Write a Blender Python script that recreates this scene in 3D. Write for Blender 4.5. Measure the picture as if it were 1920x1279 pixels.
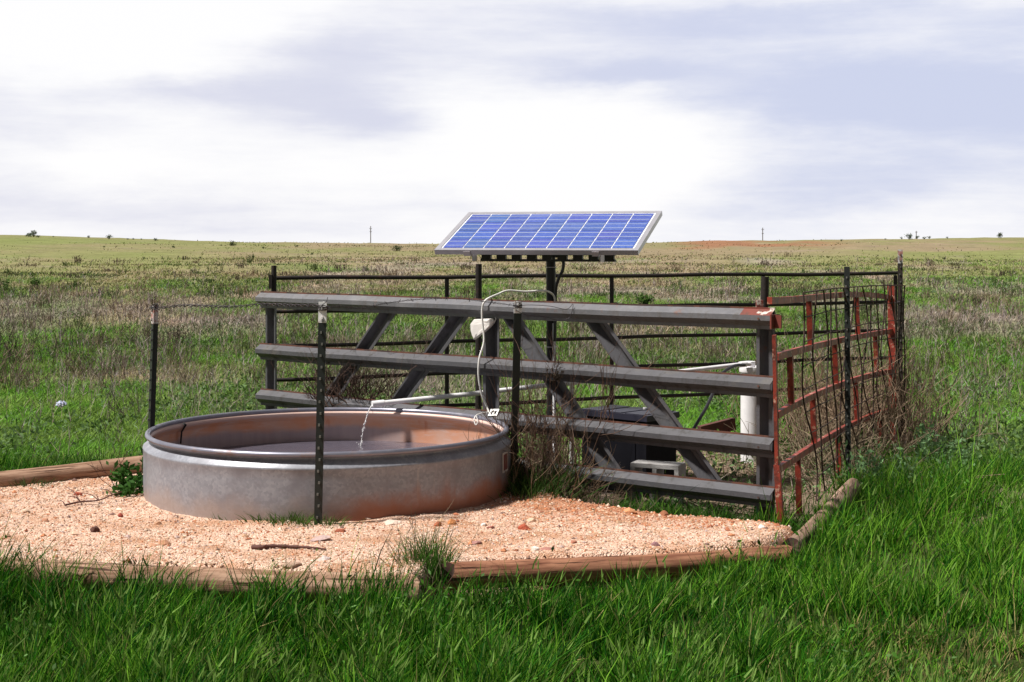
import bpy, bmesh, math, random
import numpy as np
from mathutils import Vector, Matrix, noise as mnoise

for o in list(bpy.data.objects):
    bpy.data.objects.remove(o)
scene = bpy.context.scene
random.seed(7)
RNG = np.random.default_rng(11)

# ------------------------------------------------------------------ camera
F, CX, HY, H = 2810.0, 960.0, 450.0, 1.85      # focal length, centre, eye level in photo pixels; eye height in metres
cam = bpy.data.cameras.new('camera')
cam.sensor_width = 36
cam.lens = F / 1920 * 36
cam.shift_y = -(639.5 - HY) / 1920
cam.clip_start, cam.clip_end = 0.1, 6000
camo = bpy.data.objects.new('camera', cam)
camo.location = (0, 0, H)
camo.rotation_euler = (math.radians(90), 0, 0)
scene.collection.objects.link(camo)
scene.camera = camo

# ------------------------------------------------------------------ light and sky
SUN = Vector((-0.52, -0.15, 0.84)).normalized()
SUN_STRENGTH, SUN_ANGLE = 4.9, 5
SKY_WHITE, SKY_GREY = 0.688, 0.67
scene.view_settings.view_transform = 'Standard'
scene.view_settings.look = 'None'
scene.view_settings.gamma = 1
scene.view_settings.exposure = 0.56
sl = bpy.data.lights.new('sun', 'SUN')
sl.energy = SUN_STRENGTH
sl.angle = math.radians(SUN_ANGLE)
sl.color = (1, 0.955, 0.88)
so = bpy.data.objects.new('sun', sl)
so.rotation_euler = SUN.to_track_quat('Z', 'Y').to_euler()
so.location = SUN * 30
scene.collection.objects.link(so)


class NT:
    """Small helper for node trees."""
    def __init__(s, tree):
        s.t = tree
        tree.nodes.clear()

    def n(s, kind, ins=None, **kw):
        nd = s.t.nodes.new(kind)
        for k, v in kw.items():
            setattr(nd, k, v)
        for k, v in (ins or {}).items():
            s.set(nd.inputs[k], v)
        return nd

    def set(s, sock, v):
        if isinstance(v, bpy.types.NodeSocket):
            s.t.links.new(v, sock)
        elif isinstance(v, bpy.types.Node):
            s.t.links.new(v.outputs[0], sock)
        else:
            if sock.type == 'RGBA' and len(v) == 3:
                v = (*v, 1)
            sock.default_value = v

    def math(s, op, a, b=0.0, c=None, clamp=False):
        nd = s.n('ShaderNodeMath', operation=op, use_clamp=clamp)
        s.set(nd.inputs[0], a)
        s.set(nd.inputs[1], b)
        if c is not None:
            s.set(nd.inputs[2], c)
        return nd.outputs[0]

    def mix(s, f, a, b, blend='MIX'):
        nd = s.n('ShaderNodeMix', data_type='RGBA', blend_type=blend)
        s.set(nd.inputs[0], f)
        s.set(nd.inputs[6], a)
        s.set(nd.inputs[7], b)
        return nd.outputs[2]

    def noise(s, vec, scale, detail=4, rough=0.55, stretch=None, dist=0.0):
        if stretch:
            vec = s.n('ShaderNodeVectorMath', {0: vec, 1: stretch}, operation='MULTIPLY').outputs[0]
        return s.n('ShaderNodeTexNoise', {'Vector': vec, 'Scale': scale, 'Detail': detail, 'Roughness': rough, 'Distortion': dist}).outputs[0]

    def ramp(s, v, lo, hi, a=0.0, b=1.0, smooth=True):
        nd = s.n('ShaderNodeMapRange', {0: v, 1: lo, 2: hi, 3: a, 4: b}, interpolation_type='SMOOTHSTEP' if smooth else 'LINEAR')
        return nd.outputs[0]

    def xyz(s, v):
        return s.n('ShaderNodeSeparateXYZ', {0: v}).outputs


world = bpy.data.worlds.new('World')
scene.world = world
world.use_nodes = True
w = NT(world.node_tree)
d = w.n('ShaderNodeTexCoord').outputs['Generated']
dx, dy, dz = w.xyz(d)
warp = w.n('ShaderNodeTexNoise', {'Vector': w.n('ShaderNodeVectorMath', {0: d, 1: (1, 1, 2.6)}, operation='MULTIPLY').outputs[0], 'Scale': 7.0, 'Detail': 6.0, 'Roughness': 0.62}).outputs['Color']
wx, wy, wz = w.xyz(warp)
X = w.math('ADD', dx, w.math('MULTIPLY', w.math('SUBTRACT', wx, 0.5), 0.13))
Z = w.math('ADD', dz, w.math('MULTIPLY', w.math('SUBTRACT', wz, 0.5), 0.045))
cover = w.math('MULTIPLY', w.math('SUBTRACT', w.noise(d, 5.5, 6, 0.6, (1, 1, 4.2)), 0.5), 1.1)
cover = w.math('MULTIPLY_ADD', w.math('SUBTRACT', w.noise(d, 7.0, 7, 0.62, (1, 1, 11), 0.4), 0.5), 0.5, cover)
# cloud banks by direction: x, z, half width, half height, how grey
for (bx, bz, sx, sz, am) in [(-.11, .118, .075, .035, .42), (-.10, .080, .05, .018, .42), (.04, .13, .12, .03, .35), (.06, .113, .055, .010, .45),
                             (.19, .146, .16, .010, .38), (.21, .098, .12, .03, .62), (.30, .078, .10, .030, .62), (.36, .13, .10, .02, .25), (-.22, .095, .07, .010, .42), (-.33, .075, .07, .03, .2),
                             (.25, .036, .14, .022, .34), (-.28, .022, .16, .018, .26), (-.08, .02, .3, .010, .14),
                             (-.29, .145, .12, .035, -.75), (.045, .055, .075, .036, -.75), (-.27, .055, .07, .014, -.35), (.09, .02, .12, .012, -.1)]:
    ex = w.math('POWER', w.math('DIVIDE', w.math('SUBTRACT', X, bx), sx), 2.0)
    ez = w.math('POWER', w.math('DIVIDE', w.math('SUBTRACT', Z, bz), sz), 2.0)
    g = w.math('EXPONENT', w.math('MULTIPLY', w.math('ADD', ex, ez), -1.0))
    cover = w.math('MULTIPLY_ADD', g, am, cover)
grey = w.ramp(cover, -0.22, 0.70)
white = w.n('ShaderNodeMix', data_type='RGBA')
tint = w.mix(w.ramp(dx, -0.2, 0.25), tuple(c * SKY_GREY for c in (0.72, 0.73, 0.855)), tuple(c * SKY_GREY for c in (0.63, 0.675, 0.86)))
cl = w.mix(grey, (SKY_WHITE, SKY_WHITE * .992, SKY_WHITE), tint)
# unseen sky overhead is dimmed to cut fill light and raise contrast
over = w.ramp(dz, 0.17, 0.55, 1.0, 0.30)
# unseen sky behind the camera is dimmed too, darkening sides that face it
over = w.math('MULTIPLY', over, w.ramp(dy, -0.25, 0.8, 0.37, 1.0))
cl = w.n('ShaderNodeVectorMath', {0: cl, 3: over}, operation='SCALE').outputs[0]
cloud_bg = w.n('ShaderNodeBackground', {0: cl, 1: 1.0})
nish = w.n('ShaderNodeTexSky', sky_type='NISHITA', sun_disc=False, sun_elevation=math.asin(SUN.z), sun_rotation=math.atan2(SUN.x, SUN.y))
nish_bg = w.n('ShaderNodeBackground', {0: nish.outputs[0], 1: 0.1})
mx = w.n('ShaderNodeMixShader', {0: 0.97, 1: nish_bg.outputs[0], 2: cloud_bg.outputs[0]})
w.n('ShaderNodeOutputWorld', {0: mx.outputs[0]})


# ------------------------------------------------------------------ small helpers
def P(px, py, Y):
    """Point seen at photo pixel (px, py) that stands Y metres in front of the camera."""
    return Vector(((px - CX) / F * Y, Y, H - (py - HY) / F * Y))


def PX(px, Y, z):
    return Vector(((px - CX) / F * Y, Y, z))


def vnoise(x, y, seed=0):
    x = np.asarray(x, float); y = np.asarray(y, float)
    xi, yi = np.floor(x), np.floor(y)
    fx, fy = x - xi, y - yi
    fx, fy = fx * fx * (3 - 2 * fx), fy * fy * (3 - 2 * fy)

    def h(a, b):
        v = np.sin(a * 127.1 + b * 311.7 + seed * 74.7) * 43758.5453
        return v - np.floor(v)
    return (h(xi, yi) * (1 - fx) + h(xi + 1, yi) * fx) * (1 - fy) + (h(xi, yi + 1) * (1 - fx) + h(xi + 1, yi + 1) * fx) * fy


def fbm(x, y, seed=0, octs=4):
    s = 0; a = 0.5; t = 0
    for k in range(octs):
        s = s + a * vnoise(np.asarray(x) * 2 ** k, np.asarray(y) * 2 ** k, seed + k); t += a; a *= 0.55
    return s / t


def sstep(a, b, x):
    t = np.clip((x - a) / (b - a), 0, 1)
    return t * t * (3 - 2 * t)


class MB:
    """Collects shapes; build() links them as one mesh object."""
    def __init__(s):
        s.v, s.f, s.m, s.sm = [], [], [], []

    def add(s, verts, faces, mi=0, smooth=False):
        b = len(s.v)
        s.v += [tuple(p) for p in verts]
        s.f += [tuple(b + i for i in f) for f in faces]
        s.m += [mi] * len(faces)
        s.sm += [smooth] * len(faces)
        return s

    def box(s, c, ax, ay, az, mi=0):
        """Box with centre c and half axes ax, ay, az."""
        c, ax, ay, az = map(Vector, (c, ax, ay, az))
        v = [c + ax * i + ay * j + az * k for i in (-1, 1) for j in (-1, 1) for k in (-1, 1)]
        f = [(0, 1, 3, 2), (4, 6, 7, 5), (0, 4, 5, 1), (2, 3, 7, 6), (0, 2, 6, 4), (1, 5, 7, 3)]
        return s.add(v, f, mi)

    def bar(s, a, b, up, wx, wz, mi=0):
        """Rectangular bar from a to b, half width wx sideways, half height wz along up."""
        a, b = Vector(a), Vector(b)
        d = (b - a)
        L = d.length
        d.normalize()
        up = Vector(up)
        side = d.cross(up).normalized()
        up = side.cross(d).normalized()
        return s.box((a + b) / 2, d * (L / 2), side * wx, up * wz, mi)

    def tube(s, pts, r, n=8, caps=True, mi=0, smooth=True):
        pts = [Vector(p) for p in pts]
        rs = r if isinstance(r, (list, tuple)) else [r] * len(pts)
        ref = None
        vv = []
        for i, p in enumerate(pts):
            t = (pts[min(i + 1, len(pts) - 1)] - pts[max(i - 1, 0)])
            if t.length < 1e-9:
                t = Vector((0, 0, 1))
            t.normalize()
            if ref is None:
                ref = Vector((0, 0, 1)) if abs(t.z) < 0.9 else Vector((1, 0, 0))
            u = (ref - t * ref.dot(t)).normalized()
            ref = u
            v = t.cross(u)
            for k in range(n):
                a = 2 * math.pi * k / n
                vv.append(p + (u * math.cos(a) + v * math.sin(a)) * rs[i])
        ff = []
        for i in range(len(pts) - 1):
            for k in range(n):
                ff.append((i * n + k, i * n + (k + 1) % n, (i + 1) * n + (k + 1) % n, (i + 1) * n + k))
        s.add(vv, ff, mi, smooth)
        if caps and n > 2:
            L = (len(pts) - 1) * n
            s.add(vv[:n], [tuple(range(n))[::-1]], mi)
            s.add(vv[L:], [tuple(range(n))], mi)
        return s

    def prism(s, a, b, n_axis, z_axis, prof, mi=0):
        """Closed profile [(along n_axis, along z_axis)] swept straight from a to b."""
        a, b, n_axis, z_axis = map(Vector, (a, b, n_axis, z_axis))
        k = len(prof)
        v = [p + n_axis * u + z_axis * h for p in (a, b) for (u, h) in prof]
        f = [(i, (i + 1) % k, k + (i + 1) % k, k + i) for i in range(k)]
        s.add(v, f, mi)
        return s

    def build(s, name, mats, parent=None, at=None, smooth=None):
        base = Vector(at) if at is not None else (parent_world(parent) if parent else None)
        if base is None:
            a = np.array(s.v)
            base = Vector(((a[:, 0].min() + a[:, 0].max()) / 2, (a[:, 1].min() + a[:, 1].max()) / 2, a[:, 2].min()))
        me = bpy.data.meshes.new(name)
        me.from_pydata([(x - base.x, y - base.y, z - base.z) for x, y, z in s.v], [], s.f)
        me.polygons.foreach_set('material_index', s.m)
        me.polygons.foreach_set('use_smooth', s.sm if smooth is None else [smooth] * len(s.f))
        bm = bmesh.new(); bm.from_mesh(me)
        bmesh.ops.recalc_face_normals(bm, faces=bm.faces)
        bm.to_mesh(me); bm.free()
        for m in (mats if isinstance(mats, (list, tuple)) else [mats]):
            me.materials.append(m)
        o = bpy.data.objects.new(name, me)
        scene.collection.objects.link(o)
        if parent is not None:
            o.parent = parent
            o.location = base - parent_world(parent)
        else:
            o.location = base
        return o


def parent_world(p):
    v = Vector(p.location)
    while p.parent is not None:
        p = p.parent
        v += Vector(p.location)
    return v


def tag(o, label=None, cat=None, group=None, kind=None):
    for k, v in (('label', label), ('category', cat), ('group', group), ('kind', kind)):
        if v:
            o[k] = v
    return o


def thing(name, loc, label, cat, group=None):
    o = bpy.data.objects.new(name, None)
    o.empty_display_size = 0.1
    o.location = loc
    scene.collection.objects.link(o)
    return tag(o, label, cat, group)


def smooth_path(pts, n=8):
    """Catmull-Rom through pts."""
    pts = [Vector(p) for p in pts]
    q = [pts[0] * 2 - pts[1]] + pts + [pts[-1] * 2 - pts[-2]]
    out = []
    for i in range(1, len(q) - 2):
        for k in range(n):
            t = k / n
            a, b, c, d = q[i - 1], q[i], q[i + 1], q[i + 2]
            out.append(0.5 * ((2 * b) + (c - a) * t + (2 * a - 5 * b + 4 * c - d) * t * t + (3 * b - a - 3 * c + d) * t ** 3))
    out.append(pts[-1])
    return out


def np_mesh(name, verts, quads=None, tris=None, col=None, mat=None, smooth=False):
    me = bpy.data.meshes.new(name)
    verts = np.asarray(verts, np.float32)
    nq = 0 if quads is None else len(quads)
    nt = 0 if tris is None else len(tris)
    me.vertices.add(len(verts))
    me.vertices.foreach_set('co', verts.ravel())
    loops = np.concatenate(([quads.ravel()] if nq else []) + ([tris.ravel()] if nt else [])).astype(np.int32)
    me.loops.add(len(loops))
    me.loops.foreach_set('vertex_index', loops)
    me.polygons.add(nq + nt)
    starts = np.concatenate([np.arange(nq) * 4, nq * 4 + np.arange(nt) * 3]).astype(np.int32)
    me.polygons.foreach_set('loop_start', starts)
    me.polygons.foreach_set('loop_total', np.concatenate([np.full(nq, 4), np.full(nt, 3)]).astype(np.int32))
    me.polygons.foreach_set('use_smooth', np.full(nq + nt, smooth))
    me.update(calc_edges=True)
    if col is not None:
        at = me.color_attributes.new('col', 'FLOAT_COLOR', 'POINT')
        c4 = np.ones((len(verts), 4), np.float32)
        c4[:, :3] = col
        at.data.foreach_set('color', c4.ravel())
    if mat:
        me.materials.append(mat)
    o = bpy.data.objects.new(name, me)
    scene.collection.objects.link(o)
    return o


# ------------------------------------------------------------------ materials
def material(name):
    m = bpy.data.materials.new(name)
    m.use_nodes = True
    return m, NT(m.node_tree)


def surf(name, base, layers=(), rough=0.6, metal=0.0, bump=0.0, bump_scale=60, spec=0.5, coord='Object', var=0.25, var_scale=9, stretch=None):
    """Base colour, mottled; layers = (colour, noise scale, from, to, stretch, amount) of paint, rust or dirt laid over it."""
    m, t = material(name)
    v = t.n('ShaderNodeTexCoord').outputs[coord]
    n = t.noise(v, var_scale, 5, 0.6, stretch)
    col = t.mix(n, tuple(c * (1 - var) for c in base), tuple(min(1, c * (1 + var)) for c in base))
    rg = rough
    for (c, sc, lo, hi, st, am) in layers:
        f = t.math('MULTIPLY', t.ramp(t.noise(v, sc, 5, 0.62, st), lo, hi), am)
        col = t.mix(f, col, c)
        if rg is not None and metal > 0:
            rg = t.math('MULTIPLY_ADD', f, 0.25, rg)
    p = t.n('ShaderNodeBsdfPrincipled', {'Base Color': col, 'Roughness': rg, 'Metallic': metal, 'Specular IOR Level': spec})
    if bump:
        b = t.n('ShaderNodeBump', {'Height': t.noise(v, bump_scale, 4, 0.6, stretch), 'Strength': bump, 'Distance': 0.01})
        t.set(p.inputs['Normal'], b.outputs[0])
    t.n('ShaderNodeOutputMaterial', {0: p.outputs[0]})
    return m


def plant_mat(name, trans=0.3, rough=0.5, spec=0.25):
    m, t = material(name)
    a = t.n('ShaderNodeVertexColor', layer_name='col').outputs[0]
    p = t.n('ShaderNodeBsdfPrincipled', {'Base Color': a, 'Roughness': rough, 'Specular IOR Level': spec})
    tr = t.n('ShaderNodeBsdfTranslucent', {0: a})
    mx = t.n('ShaderNodeMixShader', {0: trans, 1: p.outputs[0], 2: tr.outputs[0]})
    t.n('ShaderNodeOutputMaterial', {0: mx.outputs[0]})
    return m


RUST = (0.16, 0.045, 0.018)
M_BLADE = plant_mat('grass_blade', 0.30, .6, .07)
M_DRY = plant_mat('dry_stem', 0.12, 0.8, 0.1)
M_STONE = plant_mat('stone_chip', 0.0, 0.85, 0.2)
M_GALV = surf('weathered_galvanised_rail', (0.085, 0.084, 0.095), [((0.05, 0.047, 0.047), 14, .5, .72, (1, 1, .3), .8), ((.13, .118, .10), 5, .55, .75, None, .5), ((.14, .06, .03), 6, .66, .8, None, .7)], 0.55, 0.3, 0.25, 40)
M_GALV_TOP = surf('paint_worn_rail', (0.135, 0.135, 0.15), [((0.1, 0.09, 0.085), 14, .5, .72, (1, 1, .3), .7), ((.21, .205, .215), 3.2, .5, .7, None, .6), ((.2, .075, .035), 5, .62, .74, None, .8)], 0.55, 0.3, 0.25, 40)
M_RUSTEDGE = surf('rusted_edge', (0.12, 0.045, 0.028), [((.045, .03, .028), 8, .45, .6, None, .9)], 0.8, 0.1)
M_REDPAINT = surf('red_barrier_paint', (0.15, 0.028, 0.018), [((.6, .55, .5), 7, .6, .66, None, .9), ((.08, .03, .02), 12, .55, .68, None, .8)], 0.6)
M_PIPE = surf('dark_rusted_pipe', (0.015, 0.010, 0.009), [((.07, .03, .02), 9, .55, .75, None, .7), ((.09, .075, .065), 25, .66, .8, None, .5)], 0.65, 0.2, 0.2, 50)
M_TPOST = surf('dark_green_post', (0.005, 0.008, 0.007), [((.05, .03, .02), 14, .6, .75, None, .6)], 0.5, 0.0)
M_BROWNPOST = surf('brown_post', (0.02, 0.014, 0.011), [((.07, .04, .025), 14, .55, .75, None, .6)], 0.6)
M_STUD = surf('worn_stud', (0.13, 0.13, 0.12), [], 0.5, 0.3)
M_TIP = surf('white_tip', (0.68, 0.67, 0.68), [((.3, .16, .12), 30, .6, .7, None, .7), ((.25, .25, .25), 18, .6, .72, None, .6)], 0.5)
M_TIPWORN = surf('worn_tip', (0.5, 0.49, 0.49), [((.3, .1, .08), 26, .48, .58, None, .85), ((.15, .13, .12), 18, .55, .7, None, .7)], 0.5)
M_WIRE = surf('barbed_wire_steel', (0.04, 0.035, 0.042), [((.09, .045, .03), 30, .5, .7, None, .7)], 0.5, 0.5)
M_GATE = surf('red_oxide_gate', (0.27, 0.034, 0.019), [((.075, .018, .012), 11, .45, .62, None, .8), ((.55, .34, .26), 16, .58, .66, None, .9), ((.3, .11, .03), 8, .6, .72, None, .8)], 0.55, 0.0, 0.2, 60)
M_MESHWIRE = surf('rusted_mesh_wire', (0.055, 0.028, 0.02), [((.02, .015, .014), 10, .45, .6, None, .8)], 0.75, 0.2)
M_WHITE = surf('white_pvc', (0.74, 0.73, 0.76), [((.5, .46, .42), 6, .6, .75, None, .5)], 0.35)
M_CABLE = surf('white_cable', (0.74, 0.72, 0.70), [], 0.45)
M_JUG = surf('cloudy_white_plastic', (0.72, 0.68, 0.66), [((.5, .42, .36), 10, .5, .75, None, .6)], 0.4)
M_BLACK = surf('black_plastic', (0.007, 0.007, 0.010), [((.010, .010, .014), 7, .5, .7, None, .7)], 0.6, 0, 0, 60, .08)
M_LID = surf('black_box_lid', (0.022, 0.022, 0.036), [((.04, .04, .06), 7, .5, .7, None, .7)], 0.45, 0, 0, 60, .35)
M_HOSE = surf('black_hose', (0.02, 0.02, 0.024), [], 0.35)
M_CONC = surf('grey_concrete', (0.33, 0.32, 0.32), [((.2, .18, .17), 10, .5, .7, None, .7), ((.3, .12, .07), 5, .62, .75, None, .6)], 0.9, 0, 0.5, 90)
M_ALU = surf('anodised_frame', (0.52, 0.51, 0.56), [], 0.35, 0.55)
M_ALUSIDE = surf('dull_aluminium', (0.55, 0.5, 0.55), [], 0.45, 0.5)
M_DARKSTEEL = surf('dark_steel_mount', (0.014, 0.013, 0.014), [((.05, .04, .035), 12, .6, .75, None, .5)], 0.5, 0.2)
M_STICKER = surf('faded_sticker', (0.6, 0.57, 0.55), [], 0.6)
M_STICKERDARK = surf('sticker_print', (0.16, 0.05, 0.05), [], 0.6)
M_STICK = surf('dark_red_stick', (0.085, 0.03, 0.022), [], 0.8)
M_POLE = surf('utility_pole', (0.16, 0.14, 0.135), [], 0.9)
M_SCRAP = surf('pale_scrap', (0.36, 0.39, 0.55), [((.25, .28, .45), 30, .5, .65, None, .8)], 0.6)
M_BOARD = surf('rust_brown_board', (0.09, 0.03, 0.022), [((.04, .02, .016), 7, .45, .65, None, .7)], 0.85)


def wood(name, c, dark, crack):
    m, t = material(name)
    v = t.n('ShaderNodeTexCoord').outputs['Object']
    st = (1.2, 14, 14)
    g = t.noise(v, 2.2, 6, 0.65, st)
    col = t.mix(t.ramp(g, .35, .68), dark, c)
    col = t.mix(t.ramp(t.noise(v, 1.7, 5, 0.6), .55, .75, 0, .55), col, tuple(x * .62 for x in c))
    cr = t.ramp(t.noise(v, 2.6, 3, 0.5, (0.8, 18, 18), 0.3), .60, .66)
    col = t.mix(t.math('MULTIPLY', cr, .85), col, crack)
    p = t.n('ShaderNodeBsdfPrincipled', {'Base Color': col, 'Roughness': .85, 'Specular IOR Level': .15})
    hgt = t.math('SUBTRACT', t.math('MULTIPLY', g, .5), cr)
    t.set(p.inputs['Normal'], t.n('ShaderNodeBump', {'Height': hgt, 'Strength': .6, 'Distance': .012}).outputs[0])
    t.n('ShaderNodeOutputMaterial', {0: p.outputs[0]})
    return m


M_LOG = wood('brown_weathered_log', (0.34, 0.165, 0.10), (0.15, 0.06, 0.036), (0.035, 0.014, 0.01))
M_LOGPALE = wood('pale_weathered_log', (0.40, 0.26, 0.185), (0.20, 0.11, 0.07), (0.045, 0.02, 0.014))
M_LOGGREY = wood('grey_weathered_log', (0.36, 0.25, 0.19), (0.18, 0.11, 0.08), (0.035, 0.02, 0.015))
M_LOGEND = surf('log_end_grain', (0.055, 0.022, 0.014), [((.02, .01, .008), 20, .45, .6, None, .8)], 0.9)


def tank_materials():
    m, t = material('galvanised_tank_sheet')
    v = t.n('ShaderNodeTexCoord').outputs['Object']
    x, y, z = t.xyz(v)
    sp = t.n('ShaderNodeTexVoronoi', {'Vector': v, 'Scale': 55.0}).outputs['Color']
    spx = t.xyz(sp)[0]
    base = t.mix(spx, (0.225, 0.235, 0.275), (0.305, 0.315, 0.36))
    mott = t.noise(v, 5, 5, .62)
    base = t.mix(t.ramp(mott, .42, .72), base, (0.20, 0.20, 0.235))
    # pale run marks down the sheet
    run = t.ramp(t.noise(v, 1.0, 4, .6, (26, 26, 1.6)), .60, .72)
    base = t.mix(t.math('MULTIPLY', run, .3), base, (0.44, .41, .39))
    # tan dust splashed up from the gravel all round, and red rust along the foot on the +x side
    dn = t.noise(v, 3.2, 5, .6)
    hgt = t.math('ADD', z, t.math('MULTIPLY', t.math('SUBTRACT', dn, .5), .34))
    dust = t.ramp(hgt, .22, .04, 0, .6)
    base = t.mix(dust, base, (0.33, 0.235, 0.185))
    fr = t.ramp(x, -.15, .5)
    rust = t.math('MULTIPLY', t.ramp(t.math('SUBTRACT', hgt, t.math('MULTIPLY', fr, .08)), .16, -.02), fr)
    rs = t.ramp(t.noise(v, 1.0, 4, .6, (9, 9, 1.2)), .48, .68)
    rust2 = t.math('MULTIPLY', t.math('MULTIPLY', t.ramp(x, .35, .8), t.ramp(z, .33, .12)), t.math('MULTIPLY', rs, .55))
    base = t.mix(t.math('MULTIPLY', rust, .8), base, (0.31, 0.095, 0.036))
    base = t.mix(rust2, base, (0.28, 0.09, 0.035))
    p = t.n('ShaderNodeBsdfPrincipled', {'Base Color': base, 'Roughness': t.math('MULTIPLY_ADD', dust, .3, .42), 'Metallic': t.math('MULTIPLY_ADD', dust, -.2, .2)})
    t.set(p.inputs['Normal'], t.n('ShaderNodeBump', {'Height': t.noise(v, 2.2, 3, .5), 'Strength': .25, 'Distance': .03}).outputs[0])
    t.n('ShaderNodeOutputMaterial', {0: p.outputs[0]})
    # rust washed inside
    m2, t = material('rust_washed_tank_inside')
    v = t.n('ShaderNodeTexCoord').outputs['Object']
    x, y, z = t.xyz(v)
    a = t.noise(v, 4, 5, .6)
    b = t.noise(v, 1.0, 5, .6, (5, 5, 40))
    col = t.mix(t.ramp(a, .35, .7), (0.58, 0.34, 0.25), (0.62, 0.27, 0.145))
    col = t.mix(t.ramp(b, .5, .7, 0, .5), col, (0.62, 0.48, 0.44))
    col = t.mix(t.ramp(t.noise(v, 1.0, 4, .6, (14, 14, 2.0)), .62, .72, 0, .55), col, (.50, .15, .06))
    col = t.mix(t.ramp(z, .405, .43, 0, .55), col, (0.66, .55, .53))
    # the wall below the usual water line is stained grey and streaked, less so on the +x side
    strk = t.noise(v, 1.0, 4, .6, (22, 22, 1.2))
    wet = t.ramp(t.math('ADD', z, t.math('MULTIPLY', t.math('SUBTRACT', t.noise(v, 2.0, 4, .6), .5), .10)), .345, .285)
    side = t.ramp(t.math('ADD', x, t.math('MULTIPLY', t.math('SUBTRACT', a, .5), .5)), .75, .15, .12, .9)
    col = t.mix(t.math('MULTIPLY', wet, side), col, t.mix(strk, (0.24, 0.205, 0.235), (0.46, 0.375, 0.38)))
    p = t.n('ShaderNodeBsdfPrincipled', {'Base Color': col, 'Roughness': .55, 'Metallic': .15})
    t.n('ShaderNodeOutputMaterial', {0: p.outputs[0]})
    m3 = surf('tank_rolled_rim', (0.22, 0.22, 0.275), [((.22, .15, .13), 7, .55, .7, None, .7), ((.34, .33, .37), 4, .5, .7, None, .5)], 0.38, 0.6)
    return m, m2, m3


M_TANK, M_TANKIN, M_RIM = tank_materials()


def water_material():
    m, t = material('tank_water')
    v = t.n('ShaderNodeTexCoord').outputs['Object']
    n1 = t.noise(v, 7, 3, .6, (1.4, .8, 1), 1.2)
    n2 = t.noise(v, 26, 2, .5, (1.6, .7, 1), .6)
    hgt = t.math('ADD', n1, t.math('MULTIPLY', n2, .35))
    b = t.n('ShaderNodeBump', {'Height': hgt, 'Strength': .55, 'Distance': .02})
    p = t.n('ShaderNodeBsdfPrincipled', {'Base Color': (.105, .095, .125), 'Roughness': .05, 'Specular IOR Level': 1.0, 'IOR': 1.45, 'Normal': b.outputs[0]})
    t.n('ShaderNodeOutputMaterial', {0: p.outputs[0]})
    return m


M_WATER = water_material()


def drop_material():
    m, t = material('falling_water')
    p = t.n('ShaderNodeBsdfPrincipled', {'Base Color': (.9, .9, .93), 'Roughness': .08, 'Transmission Weight': .35, 'IOR': 1.33})
    t.n('ShaderNodeOutputMaterial', {0: p.outputs[0]})
    return m


M_DROP = drop_material()


def cell_material():
    m, t = material('polycrystalline_cell')
    v = t.n('ShaderNodeTexCoord').outputs['Object']
    a = t.n('ShaderNodeVertexColor', layer_name='col').outputs[0]
    vor = t.n('ShaderNodeTexVoronoi', {'Vector': v, 'Scale': 70.0}).outputs['Color']
    col = t.mix(.35, a, t.mix(t.xyz(vor)[0], (.03, .06, .27), (.12, .17, .50)))
    p = t.n('ShaderNodeBsdfPrincipled', {'Base Color': col, 'Roughness': .3, 'Coat Weight': .35, 'Coat Roughness': .12})
    t.n('ShaderNodeOutputMaterial', {0: p.outputs[0]})
    return m


M_CELL = cell_material()
M_SHEET = surf('white_backsheet', (0.72, 0.74, 0.80), [], 0.35)
M_BUS = surf('silver_busbar', (0.66, 0.74, 0.85), [], 0.35, 0.3)


def ground_material():
    m, t = material('prairie_soil')
    v = t.n('ShaderNodeNewGeometry').outputs['Position']
    a = t.n('ShaderNodeVertexColor', layer_name='col').outputs[0]
    n1 = t.noise(v, 2.2, 6, .68)
    n2 = t.noise(v, .33, 5, .65)
    n3 = t.noise(v, 14, 4, .7)
    k = t.math('MULTIPLY_ADD', n1, .9, t.math('MULTIPLY_ADD', n2, .7, t.math('MULTIPLY', n3, .5)))
    k = t.ramp(k, .6, 1.45, .35, 1.65, False)
    col = t.n('ShaderNodeVectorMath', {0: a, 3: k}, operation='SCALE').outputs[0]
    sp = t.noise(v, 1.1, 5, .7)
    col = t.mix(t.ramp(sp, .56, .72, 0, .5), col, (0.085, 0.105, 0.03))
    p = t.n('ShaderNodeBsdfPrincipled', {'Base Color': col, 'Roughness': .95, 'Specular IOR Level': .08})
    t.set(p.inputs['Normal'], t.n('ShaderNodeBump', {'Height': n1, 'Strength': .5, 'Distance': .05}).outputs[0])
    t.n('ShaderNodeOutputMaterial', {0: p.outputs[0]})
    return m


M_GROUND = ground_material()


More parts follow.
